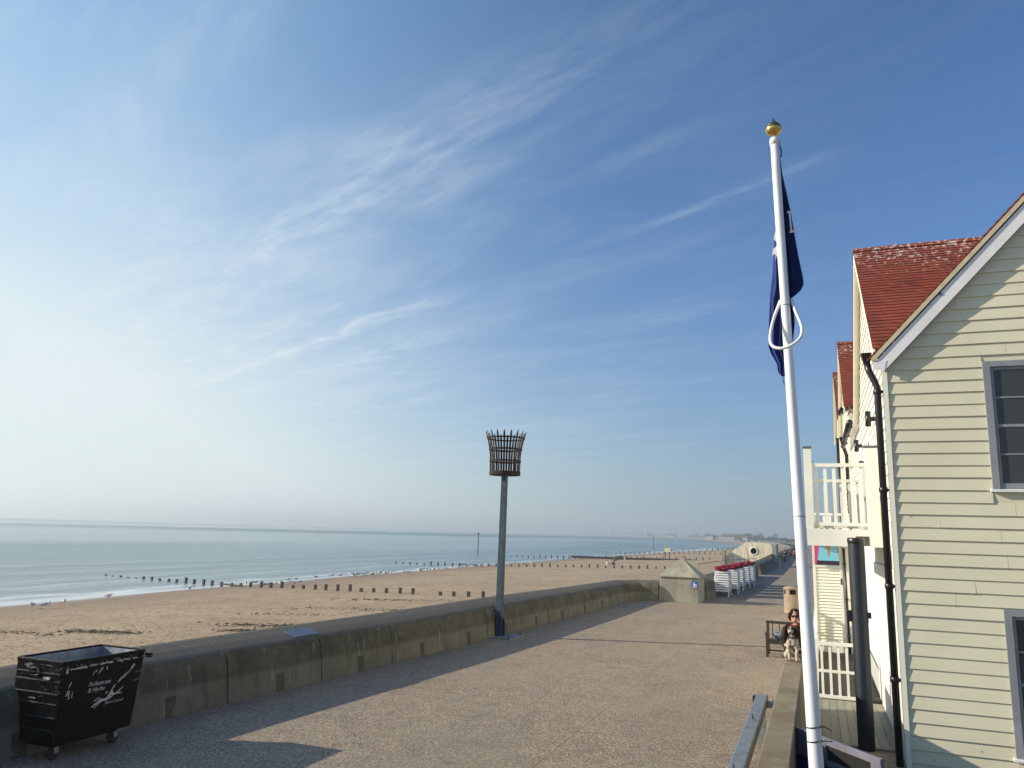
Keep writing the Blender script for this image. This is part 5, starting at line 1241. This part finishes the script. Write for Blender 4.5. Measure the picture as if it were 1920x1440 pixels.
# ------------------------------------------------------------------ far coast: trees, town
def tree_meshes():
    out = []
    for v in range(4):
        r_ = random.Random(50 + v); tb = MB().use(M_BARK, True); tb.tube([(0, 0, -1), (.1, 0, 2.2), (.0, .1, 5)], [.35, .25, .12], 6)
        for k in range(4): a = k * 1.6 + v; tb.tube([(.05, 0, 2 + k * .5), (math.cos(a) * 1.6, math.sin(a) * 1.6, 4.2 + k * .4)], [.14, .05], 5)
        cb = MB().use(M_LEAF); 
        cl = [(r_.gauss(0, 1.5), r_.gauss(0, 1.5), r_.uniform(2.8, 7.6) if v % 2 else r_.uniform(2.4, 5.6), r_.uniform(.9, 1.7)) for _ in range(15)]
        for cx0, cy0, cz0, rr0 in cl:
            for k in range(46):
                d = Vector((r_.gauss(0, 1), r_.gauss(0, 1), r_.gauss(0, .8))).normalized() * rr0 * r_.uniform(.55, 1.08); c = Vector((cx0, cy0, cz0)) + d
                n_ = Vector((r_.gauss(0, 1), r_.gauss(0, 1), r_.gauss(0, 1))).normalized(); u = n_.orthogonal().normalized() * r_.uniform(.18, .36); w = n_.cross(u).normalized() * r_.uniform(.15, .3)
                cb.quad(c - u, c - w * .8, c + u, c + w)
        out.append((tb.mesh('trunk'), cb.mesh('crown')))
    return out
TM = tree_meshes(); rt = random.Random(5)
def tree(x, y, s_, label, group):
    r0 = empty('tree', (x, y, -.6), rt.uniform(0, 6), label=label, category='tree', group=group); r0.scale = (s_ * rt.uniform(.9, 1.5), s_ * rt.uniform(.9, 1.5), s_)
    t_, c_ = TM[rt.randrange(4)]
    for n_, m_ in (('trunk', t_), ('crown', c_)): o = bpy.data.objects.new(n_, m_); COL.objects.link(o); o.parent = r0
for x, y, s_ in ((-98, 1180, 1.75), (-104, 1190, 1.45), (-92, 1186, 1.3)): tree(x, y, s_, 'tall bluish tree clump rising above the coast beyond the porthole wall', 'tall tree clump beyond the porthole wall')
for i in range(60):
    y = 1050 + 500 * rt.random(); x = interp(SHOREX, y) + 40 + rt.random() * 70; tree(x, y, rt.uniform(.55, 1.0), 'hazy tree in the low line along the distant shore', 'trees along the distant shore')
for i in range(70):
    y = 1500 + 2300 * rt.random(); x = interp(SHOREX, y) + 60 + rt.random() * 100; tree(x, y, rt.uniform(.8, 1.6), 'faint tree far away along the curving bay', 'faint trees along the curving bay')
for i in range(16):
    y = 640 + 350 * rt.random(); x = -30 + rt.random() * 40; tree(x, y, rt.uniform(.45, .75), 'small dark tree behind the end of the promenade', 'small trees behind the promenade end')
def far_house(x, y, w, h, label, d=12):
    Hh = empty('coast_building', (x, y, -.6), rt.uniform(-.3, .3), label=label, category='building')
    b = MB().use(M_FARW); b.box(-w / 2, w / 2, 0, d, 0, h); b.build('wall', Hh)
    b = MB().use(M_FARR); b.prism([(-.5, h + .02), (d + .5, h + .02), (d / 2, h + w * .12 + 1.4)], 'x', -w / 2 - .4, w / 2 + .4); b.build('roof', Hh)
    n = max(2, int(w / 4))
    for r_ in range(max(1, int(h / 3))):
        for k in range(n): b = MB().use(M_GLASS); xx = -w / 2 + w * (k + .5) / n; b.box(xx - .6, xx + .6, -.06, -.004, .9 + r_ * 3, 2.3 + r_ * 3); b.build('window', Hh)
far_house(-104, 1010, 16, 5, 'long white bungalow on the distant shore left of the tall tree clump')
far_house(-86, 1015, 9, 4, 'small pale house right of the long white bungalow')
far_house(-150, 1190, 12, 5, 'tiny white house at the tip of the distant beach')
far_house(-330, 1900, 20, 6, 'broad pale building among the faint trees of the bay')
far_house(-560, 2780, 18, 8, 'square pale block far along the bay shore')
far_house(-720, 3150, 24, 7, 'wide low building on the far bay shore')
far_house(-880, 3500, 10, 30, 'slim tower block on the far bay shore', 14)
far_house(-1120, 3990, 44, 10, 'large pale block at the end of the visible coast', 30)
far_house(-1010, 3760, 26, 8, 'pale building right of the large block at the coast end')

# ------------------------------------------------------------------ haze
hm = bpy.data.materials.new('haze_air'); hm.use_nodes = True; t = hm.node_tree; t.nodes.clear(); g = G(t)
pv = g.n('ShaderNodeVolumePrincipled'); pv.inputs['Color'].default_value = (.82, .93, .98, 1); pv.inputs['Density'].default_value = .00052; pv.inputs['Anisotropy'].default_value = .35
om = g.n('ShaderNodeOutputMaterial'); g.link(pv.outputs[0], om.inputs['Volume'])
b = MB().use(hm); b.box(-40000, 12000, -12000, 40000, -6.7, 56.0); b.build('haze', kind='stuff', label='pale sea haze veiling the distant coast and horizon', category='haze')
